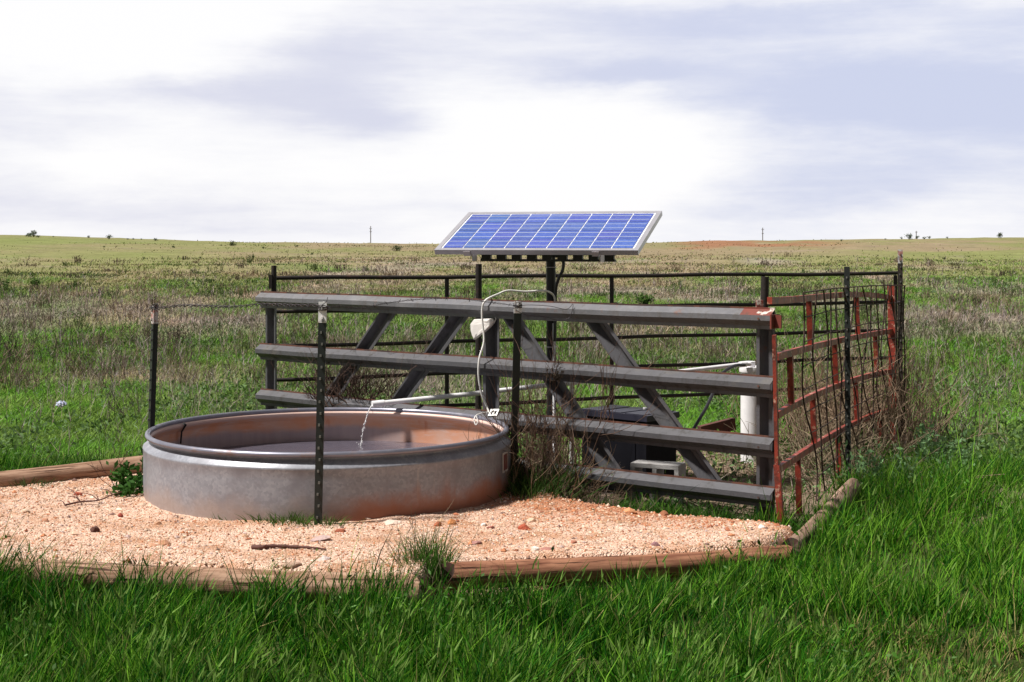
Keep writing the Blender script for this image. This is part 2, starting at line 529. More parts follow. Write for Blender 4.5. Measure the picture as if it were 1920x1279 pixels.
def gravel_material():
    m, t = material('sandy_gravel')
    v = t.n('ShaderNodeNewGeometry').outputs['Position']
    vo = t.n('ShaderNodeTexVoronoi', {'Vector': v, 'Scale': 85.0})
    ch = t.xyz(vo.outputs['Color'])
    col = t.mix(ch[0], (0.53, 0.34, 0.245), (0.79, 0.585, 0.475))
    col = t.mix(t.ramp(ch[1], .8, .95, 0, .7), col, (0.40, 0.15, 0.08))
    col = t.mix(t.ramp(ch[2], .9, 1.0, 0, .7), col, (0.17, 0.11, 0.09))
    big = t.noise(v, 2.3, 6, .66)
    col = t.mix(t.ramp(big, .46, .64, 0, .8), col, (0.43, 0.22, 0.125))
    px, py, pz = t.xyz(v)
    # red clay shows near the foot of the barrier and behind the tank
    clay = t.ramp(t.math('ADD', py, t.math('MULTIPLY', t.math('SUBTRACT', big, .5), 1.6)), 9.75, 10.5, 0, .75)
    clay = t.math('MULTIPLY', clay, t.ramp(px, -.6, .3))
    col = t.mix(clay, col, (0.40, 0.155, 0.07))
    p = t.n('ShaderNodeBsdfPrincipled', {'Base Color': col, 'Roughness': .95, 'Specular IOR Level': .1})
    b1 = t.n('ShaderNodeBump', {'Height': vo.outputs['Distance'], 'Strength': .9, 'Distance': .012, }, invert=True)
    b2 = t.n('ShaderNodeBump', {'Height': t.noise(v, 9, 5, .65), 'Strength': .6, 'Distance': .03, 'Normal': b1.outputs[0]})
    t.set(p.inputs['Normal'], b2.outputs[0])
    t.n('ShaderNodeOutputMaterial', {0: p.outputs[0]})
    return m


M_GRAVEL = gravel_material()

# ------------------------------------------------------------------ terrain
CREST = 260.0
HPX = np.array([-6000, -1500, -600, 0, 150, 300, 450, 600, 750, 1000, 1240, 1400, 1600, 1920, 2600, 3500, 8000], float)
HPY = np.array([446, 440, 440, 442, 445, 449, 453, 456, 458, 458, 456, 452, 448, 447, 446, 448, 446], float)


def crest_z(u):
    px = np.clip(u, -1.7, 2.2) * F + CX
    return H - (np.interp(px, HPX, HPY) - HY) * CREST / F


def ground_z(x, y):
    x = np.asarray(x, float); y = np.asarray(y, float)
    r = np.hypot(x, y)
    u = x / np.maximum(y, 0.35 * r + 1e-6)
    rr = np.where(y > 0, np.maximum(y, .8 * r), r)
    zc = crest_z(u)
    near = -0.20 - 0.012 * np.clip(rr - 10, 0, 16)
    t = np.clip((rr - 26) / (CREST - 26), 0, 1)
    mid = -0.392 + (zc + 0.392) * t ** 1.05
    far = zc - 0.0058 * np.maximum(rr - CREST, 0)
    z = np.where(rr < 26, near, np.where(rr < CREST, mid, far))
    bump = (fbm(x * .5, y * .5, 3) - .5) * .10 * np.clip((rr - 5) / 8, .25, 1)
    bump = bump + (fbm(x * .06, y * .06, 9) - .5) * .9 * sstep(40, 140, rr)
    return z + bump


PAD = np.array([(-8.5, 9.0), (-2.95, 8.68), (-1.6, 8.44), (-0.54, 8.27), (-.42, 8.54), (1.13, 8.93), (1.68, 9.24), (1.86, 9.62), (1.90, 9.92), (1.66, 10.22), (1.0, 10.42), (.55, 10.72),
                (.25, 11.1), (.1, 12.1), (-1.3, 12.9), (-2.9, 12.1), (-3.9, 11.45), (-8.5, 10.6)])


def pad_sdf(x, y):
    """Signed distance to the gravel pad's outline, negative inside."""
    x = np.asarray(x, float); y = np.asarray(y, float)
    d = np.full(x.shape, 1e9)
    inside = np.zeros(x.shape, bool)
    n = len(PAD)
    for i in range(n):
        ax, ay = PAD[i]; bx, by = PAD[(i + 1) % n]
        t = np.clip(((x - ax) * (bx - ax) + (y - ay) * (by - ay)) / ((bx - ax) ** 2 + (by - ay) ** 2), 0, 1)
        d = np.minimum(d, np.hypot(x - ax - t * (bx - ax), y - ay - t * (by - ay)))
        c = ((ay > y) != (by > y)) & (x < (bx - ax) * (y - ay) / (by - ay + 1e-12) + ax)
        inside ^= c
    return np.where(inside, -d, d)


def pad_z(x, y):
    s = pad_sdf(x, y) + (fbm(np.asarray(x) * 4, np.asarray(y) * 4, 21) - .5) * .12
    h = (fbm(np.asarray(x) * 1.5, np.asarray(y) * 1.5, 31) - .5) * .05 + (fbm(np.asarray(x) * 9, np.asarray(y) * 9, 33, 3) - .5) * .022
    h = h - .045 * sstep(.5, 1.6, x) * sstep(9.4, 10.2, y)
    return -.34 + (h + .34) * sstep(.03, -.10, s)


def prairie(x, y):
    """Colour and dryness of the cover at a place: green near, a belt of dead weeds, then yellow-green slopes with bare soil."""
    x = np.asarray(x, float); y = np.asarray(y, float)
    r = np.maximum(np.hypot(x, y), 1)
    u = x / np.maximum(y, .3 * r)
    lr = np.log(r) + (fbm(u * 9, np.log(r) * 5, 41) - .5) * 1.0 + (fbm(x * .22, y * .10, 43) - .5) * .9
    right = sstep(.0, .2, u)
    left = sstep(-.12, -.26, u)
    dry = sstep(np.log(21), np.log(40), lr - .12 * right) * sstep(np.log(150), np.log(78), lr + .45 * left + .1 * right)
    patch = fbm(x * .35, y * .2, 47)
    dry = np.clip(.85 * dry * (1 - .9 * sstep(.42, .58, fbm(x * .28 + 7, y * .11, 45))) + (patch - .60) * 1.3 * sstep(13, 20, r), 0, 1)
    yel = sstep(np.log(60), np.log(110), lr + .1 * left)
    g = np.array([.08, .14, .024]); gl = np.array([.13, .205, .04]); yg = np.array([.185, .190, .075]); dr = np.array([.29, .24, .205]); br = np.array([.25, .185, .125]); red = np.array([.25, .125, .07])
    k = fbm(x * .6, y * .35, 51)[..., None]
    c = g + (gl - g) * k
    fb = (.8 * sstep(.36, .62, .6 * fbm(x * .045, y * .018, 53) + .4 * fbm(x * .2, y * .06, 54)) * (1 - .35 * left))[..., None]
    far_c = yg * (1 - fb) + br * fb
    gg = (np.clip(left + sstep(.10, .2, u) * sstep(170, 120, r), 0, 1) * sstep(.28, .5, fbm(x * .03, y * .02, 57)))[..., None]
    far_c = far_c * (1 - .6 * gg) + np.array([.165, .195, .06]) * .6 * gg
    mid_c = sstep(-.2, .05, u) * sstep(.2, .05, u) * .55
    far_c = far_c * (1 - mid_c[..., None]) + np.array([.215, .175, .105]) * mid_c[..., None]
    c = c * (1 - yel[..., None]) + far_c * yel[..., None]
    dv = dr * (1 + .3 * (fbm(x * .3, y * .15, 59) - .5)[..., None]) + np.array([.05, .005, -.015]) * sstep(.5, .7, fbm(x * .2, y * .1, 61))[..., None]
    c = c * (1 - dry[..., None]) + dv * dry[..., None]
    soil = sstep(.095, .13, u) * sstep(.24, .185, u) * sstep(165, 190, r) * sstep(262, 250, r) * sstep(.35, .5, fbm(u * 40, r * .05, 63))
    c = c * (1 - soil[..., None]) + red * soil[..., None]
    return c, dry, yel


def build_ground():
    rings = np.concatenate([np.linspace(.6, 5, 8), np.geomspace(5.4, 3200, 210)])
    a1 = np.radians(np.linspace(52, 128, 190))
    a2 = np.radians(np.linspace(130, 410, 70))
    ang = np.concatenate([a1, a2])
    R, A = np.meshgrid(rings, ang, indexing='ij')
    x, y = R * np.cos(A), R * np.sin(A)
    z = ground_z(x, y)
    c, dry, yel = prairie(x, y)
    nr = (R < 18)[..., None]
    soil = np.array([.05, .065, .022])
    # dry litter lies over the ground inside the pen
    pen = (sstep(.1, .6, x) * sstep(4.4, 3.9, x) * sstep(10.6, 11.2, y) * sstep(16, 15, y))[..., None]
    c = np.where((R < 11.5)[..., None], c * .12 + np.array([.035, .042, .014]) * .88, c)
    c = np.where(nr & (R >= 11.5)[..., None], c * .6 + soil * .4, c)
    c = np.where(nr, c, c * np.where(R[..., None] < 60, .72, .92))
    c = c * (1 - pen) + np.array([.21, .155, .115]) * pen
    n, k = len(rings), len(ang)
    idx = np.arange(n * k).reshape(n, k)
    j2 = (np.arange(k) + 1) % k
    q = np.stack([idx[:-1], idx[1:], idx[1:][:, j2], idx[:-1][:, j2]], -1).reshape(-1, 4)
    v = np.stack([x, y, z], -1).reshape(-1, 3)
    v = np.vstack([v, [[0, 0, -.2]]])
    t = np.stack([np.full(k, n * k), idx[0], idx[0][j2]], -1)
    col = np.vstack([c.reshape(-1, 3), [soil]])
    o = np_mesh('ground', v, q, t, col, M_GROUND, True)
    tag(o, 'green and straw coloured prairie ground rising to a low horizon', 'ground', kind='structure')


build_ground()


def build_pad():
    xs = np.arange(-8.9, 2.3, .035); ys = np.arange(7.8, 13.2, .035)
    Xg, Yg = np.meshgrid(xs, ys, indexing='ij')
    z = pad_z(Xg, Yg)
    idx = np.arange(Xg.size).reshape(Xg.shape)
    q = np.stack([idx[:-1, :-1], idx[1:, :-1], idx[1:, 1:], idx[:-1, 1:]], -1).reshape(-1, 4)
    keep = (z.ravel()[q] > -.33).any(1)
    o = np_mesh('gravel_path', np.stack([Xg, Yg, z], -1).reshape(-1, 3), q[keep], None, None, M_GRAVEL, True)
    tag(o, 'pinkish tan gravel pad around the stock tank', 'gravel', kind='structure')
    # loose pebbles
    n = 40000
    x = RNG.uniform(-4.6, 2.0, n); y = RNG.uniform(8.2, 12, n)
    ok = pad_sdf(x, y) < -.02
    ok &= np.hypot(x + 1.365, y - 11.18) > 1.37
    clay = (sstep(-.4, .5, x) * sstep(9.4, 10.1, y))
    x, y, clay = x[ok], y[ok], clay[ok]
    n = len(x)
    s = .0035 + .0095 * RNG.random(n) ** 2.2 + (RNG.random(n) < .02) * RNG.uniform(.005, .016, n) + clay * .005 * RNG.random(n)
    oct_v = np.array([(1, 0, 0), (-1, 0, 0), (0, 1, 0), (0, -1, 0), (0, 0, 1), (0, 0, -1)], float)
    oct_f = np.array([(0, 2, 4), (2, 1, 4), (1, 3, 4), (3, 0, 4), (2, 0, 5), (1, 2, 5), (3, 1, 5), (0, 3, 5)])
    jit = RNG.uniform(.55, 1.35, (n, 6, 1)) * oct_v[None]
    jit[:, :, 2] *= .6
    a = RNG.uniform(0, 6.28, n)
    ca, sa = np.cos(a)[:, None], np.sin(a)[:, None]
    jx = jit[:, :, 0] * ca - jit[:, :, 1] * sa * .7
    jy = jit[:, :, 0] * sa + jit[:, :, 1] * ca * .7
    v = np.stack([x[:, None] + jx * s[:, None], y[:, None] + jy * s[:, None], pad_z(x, y)[:, None] + .2 * s[:, None] + jit[:, :, 2] * s[:, None]], -1).reshape(-1, 3)
    f = (oct_f[None] + (np.arange(n) * 6)[:, None, None]).reshape(-1, 3)
    pal = np.array([(.60, .43, .32), (.50, .32, .21), (.70, .57, .46), (.48, .2, .1), (.35, .13, .07), (.52, .40, .37), (.2, .12, .1)])
    pr = np.array([.28, .26, .15, .12, .08, .07, .06])
    ci = RNG.choice(len(pal), n, p=pr / pr.sum())
    ci = np.where((clay > RNG.random(n) * 1.4), RNG.choice([1, 3, 3, 4, 0], n), ci)
    c = pal[ci] * RNG.uniform(.8, 1.15, (n, 1))
    o = np_mesh('gravel', v, None, f, np.repeat(c, 6, 0), M_STONE)
    tag(o, 'loose tan and rust coloured pebbles scattered over the pad', 'gravel', kind='stuff')


build_pad()


# ------------------------------------------------------------------ stock tank
TC = Vector((-1.365, 11.18, -0.03))
R = 1.352


def ring_faces(n, k):
    return [(i * n + j, i * n + (j + 1) % n, (i + 1) * n + (j + 1) % n, (i + 1) * n + j) for i in range(k - 1) for j in range(n)]


def lathe(mb, prof, n=128, mi=0, c=TC):
    vv = []
    for (r, z) in prof:
        for j in range(n):
            a = 2 * math.pi * j / n
            wob = 1 + .0022 * math.sin(3 * a + 1) + .0012 * math.sin(7 * a)
            vv.append((c.x + r * wob * math.cos(a), c.y + r * wob * math.sin(a), c.z + z))
    mb.add(vv, ring_faces(n, len(prof)), mi, True)


tank = thing('stock_tank', TC, 'wide round galvanised steel stock tank standing on the gravel', 'stock tank')
mb = MB()
zt = .485                                        # top of the rim above the tank's foot
outer = [(R - .012, -.12), (R - .008, .0), (R - .003, .06), (R, .12), (R, .30), (R + .001, .366), (R + .004, .374), (R + .001, .384), (R - .050, .424), (R - .058, .434), (R - .056, .448), (R - .040, zt - .030)]
lathe(mb, outer, mi=0)
inner = [(R - .044, zt - .030), (R - .060, .448), (R - .062, .436), (R - .054, .426), (R - .010, .384), (R - .006, .37), (R - .006, .2), (R - .012, .0)]
lathe(mb, inner, mi=1)
lathe(mb, [(R - .012, .0), (R * .5, .0), (.02, .0)], mi=1)
mb.build('wall', [M_TANK, M_TANKIN], tank)
mb = MB()
tor = []
for k in range(14):
    a = 2 * math.pi * k / 13
    tor.append((R - .031 + .0195 * math.cos(a), zt - .0195 + .0195 * math.sin(a)))
lathe(mb, tor)
mb.build('rim', M_RIM, tank)
mb = MB()                                        # lapped seam inside on the left
sa = math.radians(157)
for (dr, z0, z1) in ((.010, .30, .445),):
    for t in (-.004, .004):
        pass
p0 = TC + Vector((math.cos(sa) * (R - .075), math.sin(sa) * (R - .075), 0))
tan = Vector((-math.sin(sa), math.cos(sa), 0)); rad = Vector((math.cos(sa), math.sin(sa), 0))
mb.tube([p0 + Vector((0, 0, .452)) + tan * .03, p0 + Vector((0, 0, .44)), p0 + rad * .04 + Vector((0, 0, .385)), p0 + rad * .05 + Vector((0, 0, .29))], .008, 6)
mb.build('seam', M_DARKSTEEL, tank)
mb = MB()
a0, a1 = math.radians(-17), math.radians(-10)
for (ra, zz0, zz1, aa, ab, mi) in ((R + .004, .20, .345, a0, a1, 0), (R + .006, .215, .33, a0 + .018, a1 - .018, 1)):
    vv = []
    for k in range(5):
        a = aa + (ab - aa) * k / 4
        for z in (zz0, zz1):
            vv.append((TC.x + ra * math.cos(a), TC.y + ra * math.sin(a), TC.z + z))
    mb.add(vv, [(2 * k, 2 * k + 2, 2 * k + 3, 2 * k + 1) for k in range(4)], mi)
mb.build('sticker', [M_STICKER, M_STICKERDARK], tank)

mb = MB()
n = 96
WZ = .205
rings = [R - .009, R * .7, R * .35]
vv = [(TC.x + r * math.cos(2 * math.pi * j / n), TC.y + r * math.sin(2 * math.pi * j / n), TC.z + WZ) for r in rings for j in range(n)] + [(TC.x, TC.y, TC.z + WZ)]
ff = ring_faces(n, 3) + [(2 * n + j, 2 * n + (j + 1) % n, 3 * n) for j in range(n)]
mb.add(vv, ff, 0, True)
tag(mb.build('water', M_WATER), 'brownish rippled water held in the round stock tank', 'water', kind='structure')

# ------------------------------------------------------------------ guard-rail barrier
A = PX(488, 13.75, 0); B = PX(1452, 10.40, 0)
D = (B - A).normalized()
NRM = Vector((D.y, -D.x, 0))                      # towards the camera
if NRM.y > 0:
    NRM = -NRM
UP = Vector((0, 0, 1))
LEN = (B - A).length
HAT = [(0, .073), (0, .060), (.062, .020), (.062, -.016), (0, -.056), (0, -.080)]


def hat_prof(flip=1, t=.0045, sc=1.0):
    out = [(u * sc, h * sc) for u, h in HAT]
    inn = [(-t, .073 * sc), (-t, .060 * sc - .003), (.062 * sc - t, .020 * sc - .003), (.062 * sc - t, -.016 * sc + .003), (-t, -.056 * sc + .003), (-t, -.080 * sc)]
    return [(u * flip, h) for u, h in out + inn[::-1]]


def along(px):
    """Distance along the barrier seen at photo column px."""
    k = (px - CX) / F
    return (k * A.y - A.x) / (D.x - k * D.y)


bar = thing('metal_barrier', A + D * (LEN / 2) + UP * -.2, 'long grey barrier welded from highway guard rail sections behind the tank', 'barrier')
RZ = [1.305, .836, .413, .062]


def rail_mesh(z, mats, red=False):
    mb = MB()
    segs = 44
    prof = hat_prof()
    k = len(prof)
    vv, ff, mm = [], [], []
    for i in range(segs + 1):
        s = LEN * i / segs
        sag = .0035 * math.sin(s * 1.3 + z * 5) + .0012 * math.sin(s * 5.3 + z)
        off = .003 * math.sin(s * 2.1 + z * 9)
        for (u, h) in prof:
            vv.append(A + D * s + NRM * (u + off) + UP * (z + h + sag))
    for i in range(segs):
        for j in range(k):
            ff.append((i * k + j, i * k + (j + 1) % k, (i + 1) * k + (j + 1) % k, (i + 1) * k + j))
            mi = 0
            if j in (0, 11):
                mi = 1
            if red and i >= segs - 2 and j in (1, 0):
                mi = 2
            mm.append(mi)
    b = len(mb.v)
    mb.add(vv, ff)
    mb.m = mm
    half = k // 2
    for e in (0, segs):                            # the open ends show only the sheet's edge
        mb.add([vv[e * k + q] for q in range(k)], [(q, q + 1, k - 2 - q, k - 1 - q) for q in range(half - 1)], 1)
    # bolt holes near the right end
    for hx in (.09,):
        c = A + D * (LEN - hx) + NRM * .0645 + UP * (z - .001)
        mb.tube([c, c + NRM * .002], .008, 8, mi=1)
    return mb


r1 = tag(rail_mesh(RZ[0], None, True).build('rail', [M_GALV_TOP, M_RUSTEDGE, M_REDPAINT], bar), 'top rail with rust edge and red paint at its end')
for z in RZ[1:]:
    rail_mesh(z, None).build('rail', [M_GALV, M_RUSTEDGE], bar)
for px, ztop, sc in ((506, 1.33, .85), (920, 1.33, 1.1), (1435, 1.36, .95)):
    mb = MB()
    c = A + D * (along(px))
    mb.prism(c - NRM * .012 + UP * -.5, c - NRM * .012 + UP * ztop, NRM, D, hat_prof(-1, .0045, sc))
    mb.build('post', M_GALV, bar)
for (xa, ya, xb, yb) in ((733, 575, 608, 760), (868, 580, 733, 770), (950, 585, 1160, 905), (1105, 590, 1340, 915)):
    def on_bar(px, py):
        q = A + D * along(px)
        return Vector((q.x, q.y, H - (py - HY) / F * q.y))
    pa, pb = on_bar(xa, ya), on_bar(xb, yb)
    dd = (pb - pa).normalized()
    pa -= dd * .02
    pb += dd * (.35 if xa < 900 else .03)
    pb.z = max(pb.z, -.15)
    mb = MB()
    mb.prism(pa - NRM * .012, pb - NRM * .012, NRM, dd.cross(NRM).normalized(), hat_prof(-1, .0045, .98))
    mb.build('brace', M_GALV, bar)
mb = MB()
c = A + D * (LEN + .012) + UP * (RZ[0] - .02)
mb.box(c + NRM * .02, D * .006, NRM * .055, UP * .05)
mb.box(c + NRM * .02 + D * .03 + UP * .0, D * .025, NRM * .006, UP * .045)
mb.build('end_plate', M_REDPAINT, bar)

# ------------------------------------------------------------------ steel posts
GP = 'steel posts around the pen and tank'


def t_post(base, top, mat, label, face=(0, -1, 0), tip=None, tipmat=None, wrap=None, wdt=.052, stud=True):
    base, top = Vector(base), Vector(top)
    ax = (top - base).normalized()
    fc = Vector(face)
    fc = (fc - ax * fc.dot(ax)).normalized()
    sd = ax.cross(fc)
    L = (top - base).length
    gz = Vector((base.x, base.y, base.z + .25))
    t = thing('fence_post', gz, label, 'fence post', GP)
    Ls = L - (tip or 0)
    mb = MB()
    mid = base + ax * (Ls / 2)
    mb.box(mid + fc * .012, sd * (wdt / 2), fc * .0035, ax * (Ls / 2))
    mb.box(mid - fc * .010, sd * .0045, fc * .0183, ax * (Ls / 2))
    if stud:
        k = 0
        s = .3
        while s < L - .03:
            p = base + ax * s + fc * .020
            mb.box(p + sd * .004 * (1 if k % 2 else -1), sd * .006, fc * .0065, ax * .008, 1)
            s += .075
            k += 1
    mb.build('shaft', [mat, M_STUD], t)
    if tip:
        mb = MB()
        mid = base + ax * (Ls + tip / 2)
        mb.box(mid + fc * .0125, sd * (wdt / 2 + .0006), fc * .0042, ax * (tip / 2))
        mb.box(mid - fc * .0095, sd * .0052, fc * .0176, ax * (tip / 2))
        for q in (.25, .7):
            mb.box(base + ax * (Ls + tip * q) + fc * .022, sd * .006, fc * .0065, ax * .008)
        mb.build('painted_tip', tipmat, t)
    if wrap:
        mb = MB()
        pts = []
        for k in range(44):
            a = k * .62
            pts.append(base + ax * (L - wrap + .008 * math.sin(k * .9) + k * .0007) + (sd * math.cos(a) * (wdt / 2 + .006)) + fc * (math.sin(a) * .026 + .002))
        mb.tube(pts, .0026, 5)
        mb.tube([pts[-1], pts[-1] + sd * .03 + ax * .02 + fc * .01, pts[-1] + sd * .035 + ax * .05], .0022, 5)
        mb.build('tie_wire', M_WIRE, t)
    return t


t_post(PX(595.5, 9.74, -.25), P(606, 566, 9.74), M_TPOST, 'dark green steel post with white tip standing in front of the tank', (-.12, -1, 0), .135, M_TIP, .055)
t_post(PX(277.5, 11.25, -.25), P(290.5, 573, 11.25), M_TPOST, 'black steel post with worn white and red tip at left edge of the tank', (-.85, -.5, 0), .135, M_TIPWORN, .02)
t_post(PX(960, 11.35, -.3), P(970.5, 565, 11.35), M_TPOST, 'dark green steel post with short silver tip at right edge of the tank', (.25, -1, 0), .09, M_TIP, .05, .058, False)
t_post(PX(1592, 13.0, -.5), P(1589, 500, 13.0), M_TPOST, 'dark green steel post standing against the middle of the red gate', (-.6, -.8, 0), None, None, None, .05)
t_post(PX(1688, 15.25, -.6), P(1688, 468, 15.25), M_BROWNPOST, 'tall dark brown post with dull silver tip at far end of the red gate', (-.3, -1, 0), .14, M_TIPWORN, .55, .05)


def pipe_post(base, top, r, label, bracket=None, chain=False):
    base, top = Vector(base), Vector(top)
    t = thing('pipe_post', base + UP * .2, label, 'fence post', GP)
    mb = MB()
    mb.tube([base, base.lerp(top, .5), top], r, 12)
    mb.build('shaft', M_PIPE, t)
    if bracket:
        mb = MB()
        mb.box(bracket, (.016, 0, 0), (0, .014, 0), (0, 0, .065))
        mb.build('bracket', M_PIPE, t)
    if chain:
        mb = MB()
        for k in range(9):
            c = top - UP * (.17 + k * .024) + Vector((-r - .006, -.012, 0))
            mb.tube([c + Vector((0, 0, .017)), c + Vector((-.008, 0, 0)), c - Vector((0, 0, .017)), c + Vector((.008, 0, 0)), c + Vector((0, 0, .017))], .0028, 5)
        mb.build('chain', M_WIRE, t)
    return t


FA = PX(513, 13.95, 0); FB = PX(1684, 16.0, 0)     # line of the pipe fence behind the pen
FD = (FB - FA).normalized()


def fence_at(px):
    k = (px - CX) / F
    s = (k * FA.y - FA.x) / (FD.x - k * FD.y)
    return FA + FD * s


pipe_post(PX(515, 13.9, -.6), P(513.5, 498, 13.9), .025, 'dark rusted pipe post at left end of the pipe fence', P(507.5, 528, 13.88))
q = fence_at(897) - Vector((0, .08, 0))
pipe_post((q.x, q.y, -.6), P(897.5, 495, q.y), .031, 'thick dark pipe post with hanging chain left of the solar panel', None, True)
pipe_post(PX(1425, 10.75, -.5), P(1434.5, 519, 10.75), .029, 'short leaning pipe post behind right end of the barrier')

# ------------------------------------------------------------------ pipe fence behind
pf = thing('pipe_fence', FA.lerp(FB, .5) + UP * -.3, 'long dark rusted pipe rail fence closing the back of the pen', 'fence')
for k, (zl, zr, r) in enumerate(((1.495, 1.492, .0195), (1.178, 1.185, .018), (.860, .885, .018), (.545, .60, .018), (.235, .30, .018))):
    mb = MB()
    pts = []
    for i in range(13):
        p = FA.lerp(FB, i / 12)
        p.z = zl + (zr - zl) * i / 12 + .006 * math.sin(i * 1.7 + k)
        pts.append(p)
    mb.tube(pts, r, 10)
    mb.build('rail', M_PIPE, pf)
for px in (838, 1147, 1431, 1679):
    q = fence_at(px)
    mb = MB()
    mb.tube([(q.x, q.y, -.55), (q.x, q.y, 1.475)], .021, 10)
    if px == 1147:
        mb.box((q.x + .02, q.y, 1.19), (.04, 0, 0), (0, .022, 0), (0, 0, .035))
    mb.build('upright', M_PIPE, pf)

# ------------------------------------------------------------------ red gate
GPLAN = [(1458, 10.35), (1521, 11.67), (1591, 13.38), (1676, 14.87)]
GR = [[1.432, 1.40, 1.362, 1.268], [1.045, 1.015, .970, .948], [.645, .63, .585, .55], [.263, .234, .188, .167]]


def gate_pt(px, zs, off=0.0):
    xs = [g[0] for g in GPLAN]
    # quadratic blend through the plan points
    q = [1 / g[1] for g in GPLAN]
    iv = np.interp(px, xs, q)
    cf = np.polyfit(xs, q, 3)
    iv = np.polyval(cf, px)
    z = np.polyval(np.polyfit(xs, zs, 3), px)
    Y = 1 / iv
    p = PX(px, Y, z)
    return p + Vector((.92, -.39, 0)) * off


gate = thing('red_gate', PX(1560, 12.5, -.22), 'bent red painted steel stock gate closing right side of the pen', 'gate')
for k, zs in enumerate(GR):
    mb = MB()
    cols = np.linspace(1443 if k == 0 else 1456, 1676, 15)
    pts = [gate_pt(c, zs) for c in cols]
    if k == 0:
        pts[-1].z -= .01
    for i in range(len(pts) - 1):
        pass
    # square tube along the curve
    vv, ff = [], []
    hs = .024
    for i, p in enumerate(pts):
        t = (pts[min(i + 1, len(pts) - 1)] - pts[max(0, i - 1)]).normalized()
        sd = t.cross(UP).normalized()
        for (a, b) in ((-1, -1), (1, -1), (1, 1), (-1, 1)):
            vv.append(p + sd * a * hs * .7 + UP * b * hs)
    for i in range(len(pts) - 1):
        for j in range(4):
            ff.append((i * 4 + j, i * 4 + (j + 1) % 4, (i + 1) * 4 + (j + 1) % 4, (i + 1) * 4 + j))
    ff += [(0, 3, 2, 1), tuple(len(vv) - 4 + j for j in range(4))]
    mb.add(vv, ff)
    mb.build('rail', M_GATE, gate)


def stay(px, za, zb, w=.021, pxb=None):
    a = gate_pt(px, za); b = gate_pt(pxb or px + 3, zb)
    mb = MB()
    mb.bar(a, b, (.4, .9, 0), w, .016)
    mb.build('stay', M_GATE, gate)


for px, k in ((1517, 0), (1606, 0), (1481, 1), (1565, 1), (1641, 1), (1524, 2), (1604, 2)):
    stay(px, [z - .024 for z in GR[k]], [z + .024 for z in GR[k + 1]])
low = [-.24] * 4
for px in (1496, 1571, 1648):
    stay(px, [z - .024 for z in GR[3]], low, .02)
mb = MB()
a = gate_pt(1452, [1.2] * 4); b = PX(1457, 10.33, .30); c = PX(1468, 10.35, -.3)
mb.bar(a, b, (.4, .9, 0), .012, .02); mb.bar(b, c, (.4, .9, 0), .021, .02)
mb.build('end_post', M_GATE, gate)
mb = MB()
a = gate_pt(1671, [1.40] * 4); b = gate_pt(1676, [-.3] * 4)
mb.bar(a, b, (.4, .9, 0), .034, .024)
mb.build('end_post', M_GATE, gate)
mb = MB()
mb.box(P(1424, 572, 10.55), (.022, 0, 0), (0, .03, 0), (0, 0, .035))
mb.build('hinge', M_REDPAINT, gate)

# ------------------------------------------------------------------ wire mesh tied over the gate
wp = thing('wire_panel', gate_pt(1560, [-.2] * 4, .05), 'sagging rusty wire mesh panel tied over the red gate', 'wire mesh')
mb = MB()
tops = [1495, 1515, 1535, 1547, 1560, 1573, 1586, 1599, 1611, 1623, 1635, 1646, 1657, 1667, 1677, 1686]
ztop = lambda px: np.interp(px, [1495, 1540, 1690], [1.463, 1.452, 1.392])
zbot = lambda px: np.interp(px, [1500, 1690], [-.16, -.16])
NV = 10
grid = []
for i, px in enumerate(tops):
    colp = []
    for j in range(NV):
        t = j / (NV - 1)
        z = ztop(px) + (zbot(px) - ztop(px)) * t
        lean = (26 - i * 1.4) * t * t * .9 + (-6 * math.sin(t * 6.3) if i == 0 else 0) + (9 * math.sin(t * 7) if i == 2 else 0) * (1 - t) + 3.2 * math.sin(i * 2.3 + j * 1.1) + (5 * math.sin(t * 9) if i in (5, 8) else 0)
        p = gate_pt(min(px + lean, 1692), [z] * 4, .045 + .012 * math.sin(i * 1.3 + j * .9))
        colp.append(p)
    grid.append(colp)
for colp in grid:
    mb.tube(smooth_path(colp, 3), .0072, 5)
mb.build('upright_wires', M_MESHWIRE, wp)
mb = MB()
for j in range(NV):
    mb.tube(smooth_path([g[j] + Vector((.008, -.004, 0)) for g in grid], 2), .0062 if j in (0, NV - 1) else .0046, 5)
mb.build('cross_wires', M_MESHWIRE, wp)

# ------------------------------------------------------------------ solar panel
PC = Vector((.309, 12.6, 1.932))
yaw, tilt = math.radians(19.8), math.radians(22.7)
W2, L2 = 1.756 / 2, .853 / 2
pw = Vector((math.cos(yaw), -math.sin(yaw), 0))
ph = Vector((math.sin(yaw), math.cos(yaw), 0))
pu = ph * math.cos(tilt) + UP * math.sin(tilt)
pn = pw.cross(pu).normalized()
sp = thing('solar_panel', (.335, 12.62, -.25), 'blue solar panel tilted on a dark steel pole inside the pen', 'solar panel')
fr = .020


def pl(u, v, h=0.0):
    return PC + pw * u + pu * v + pn * h


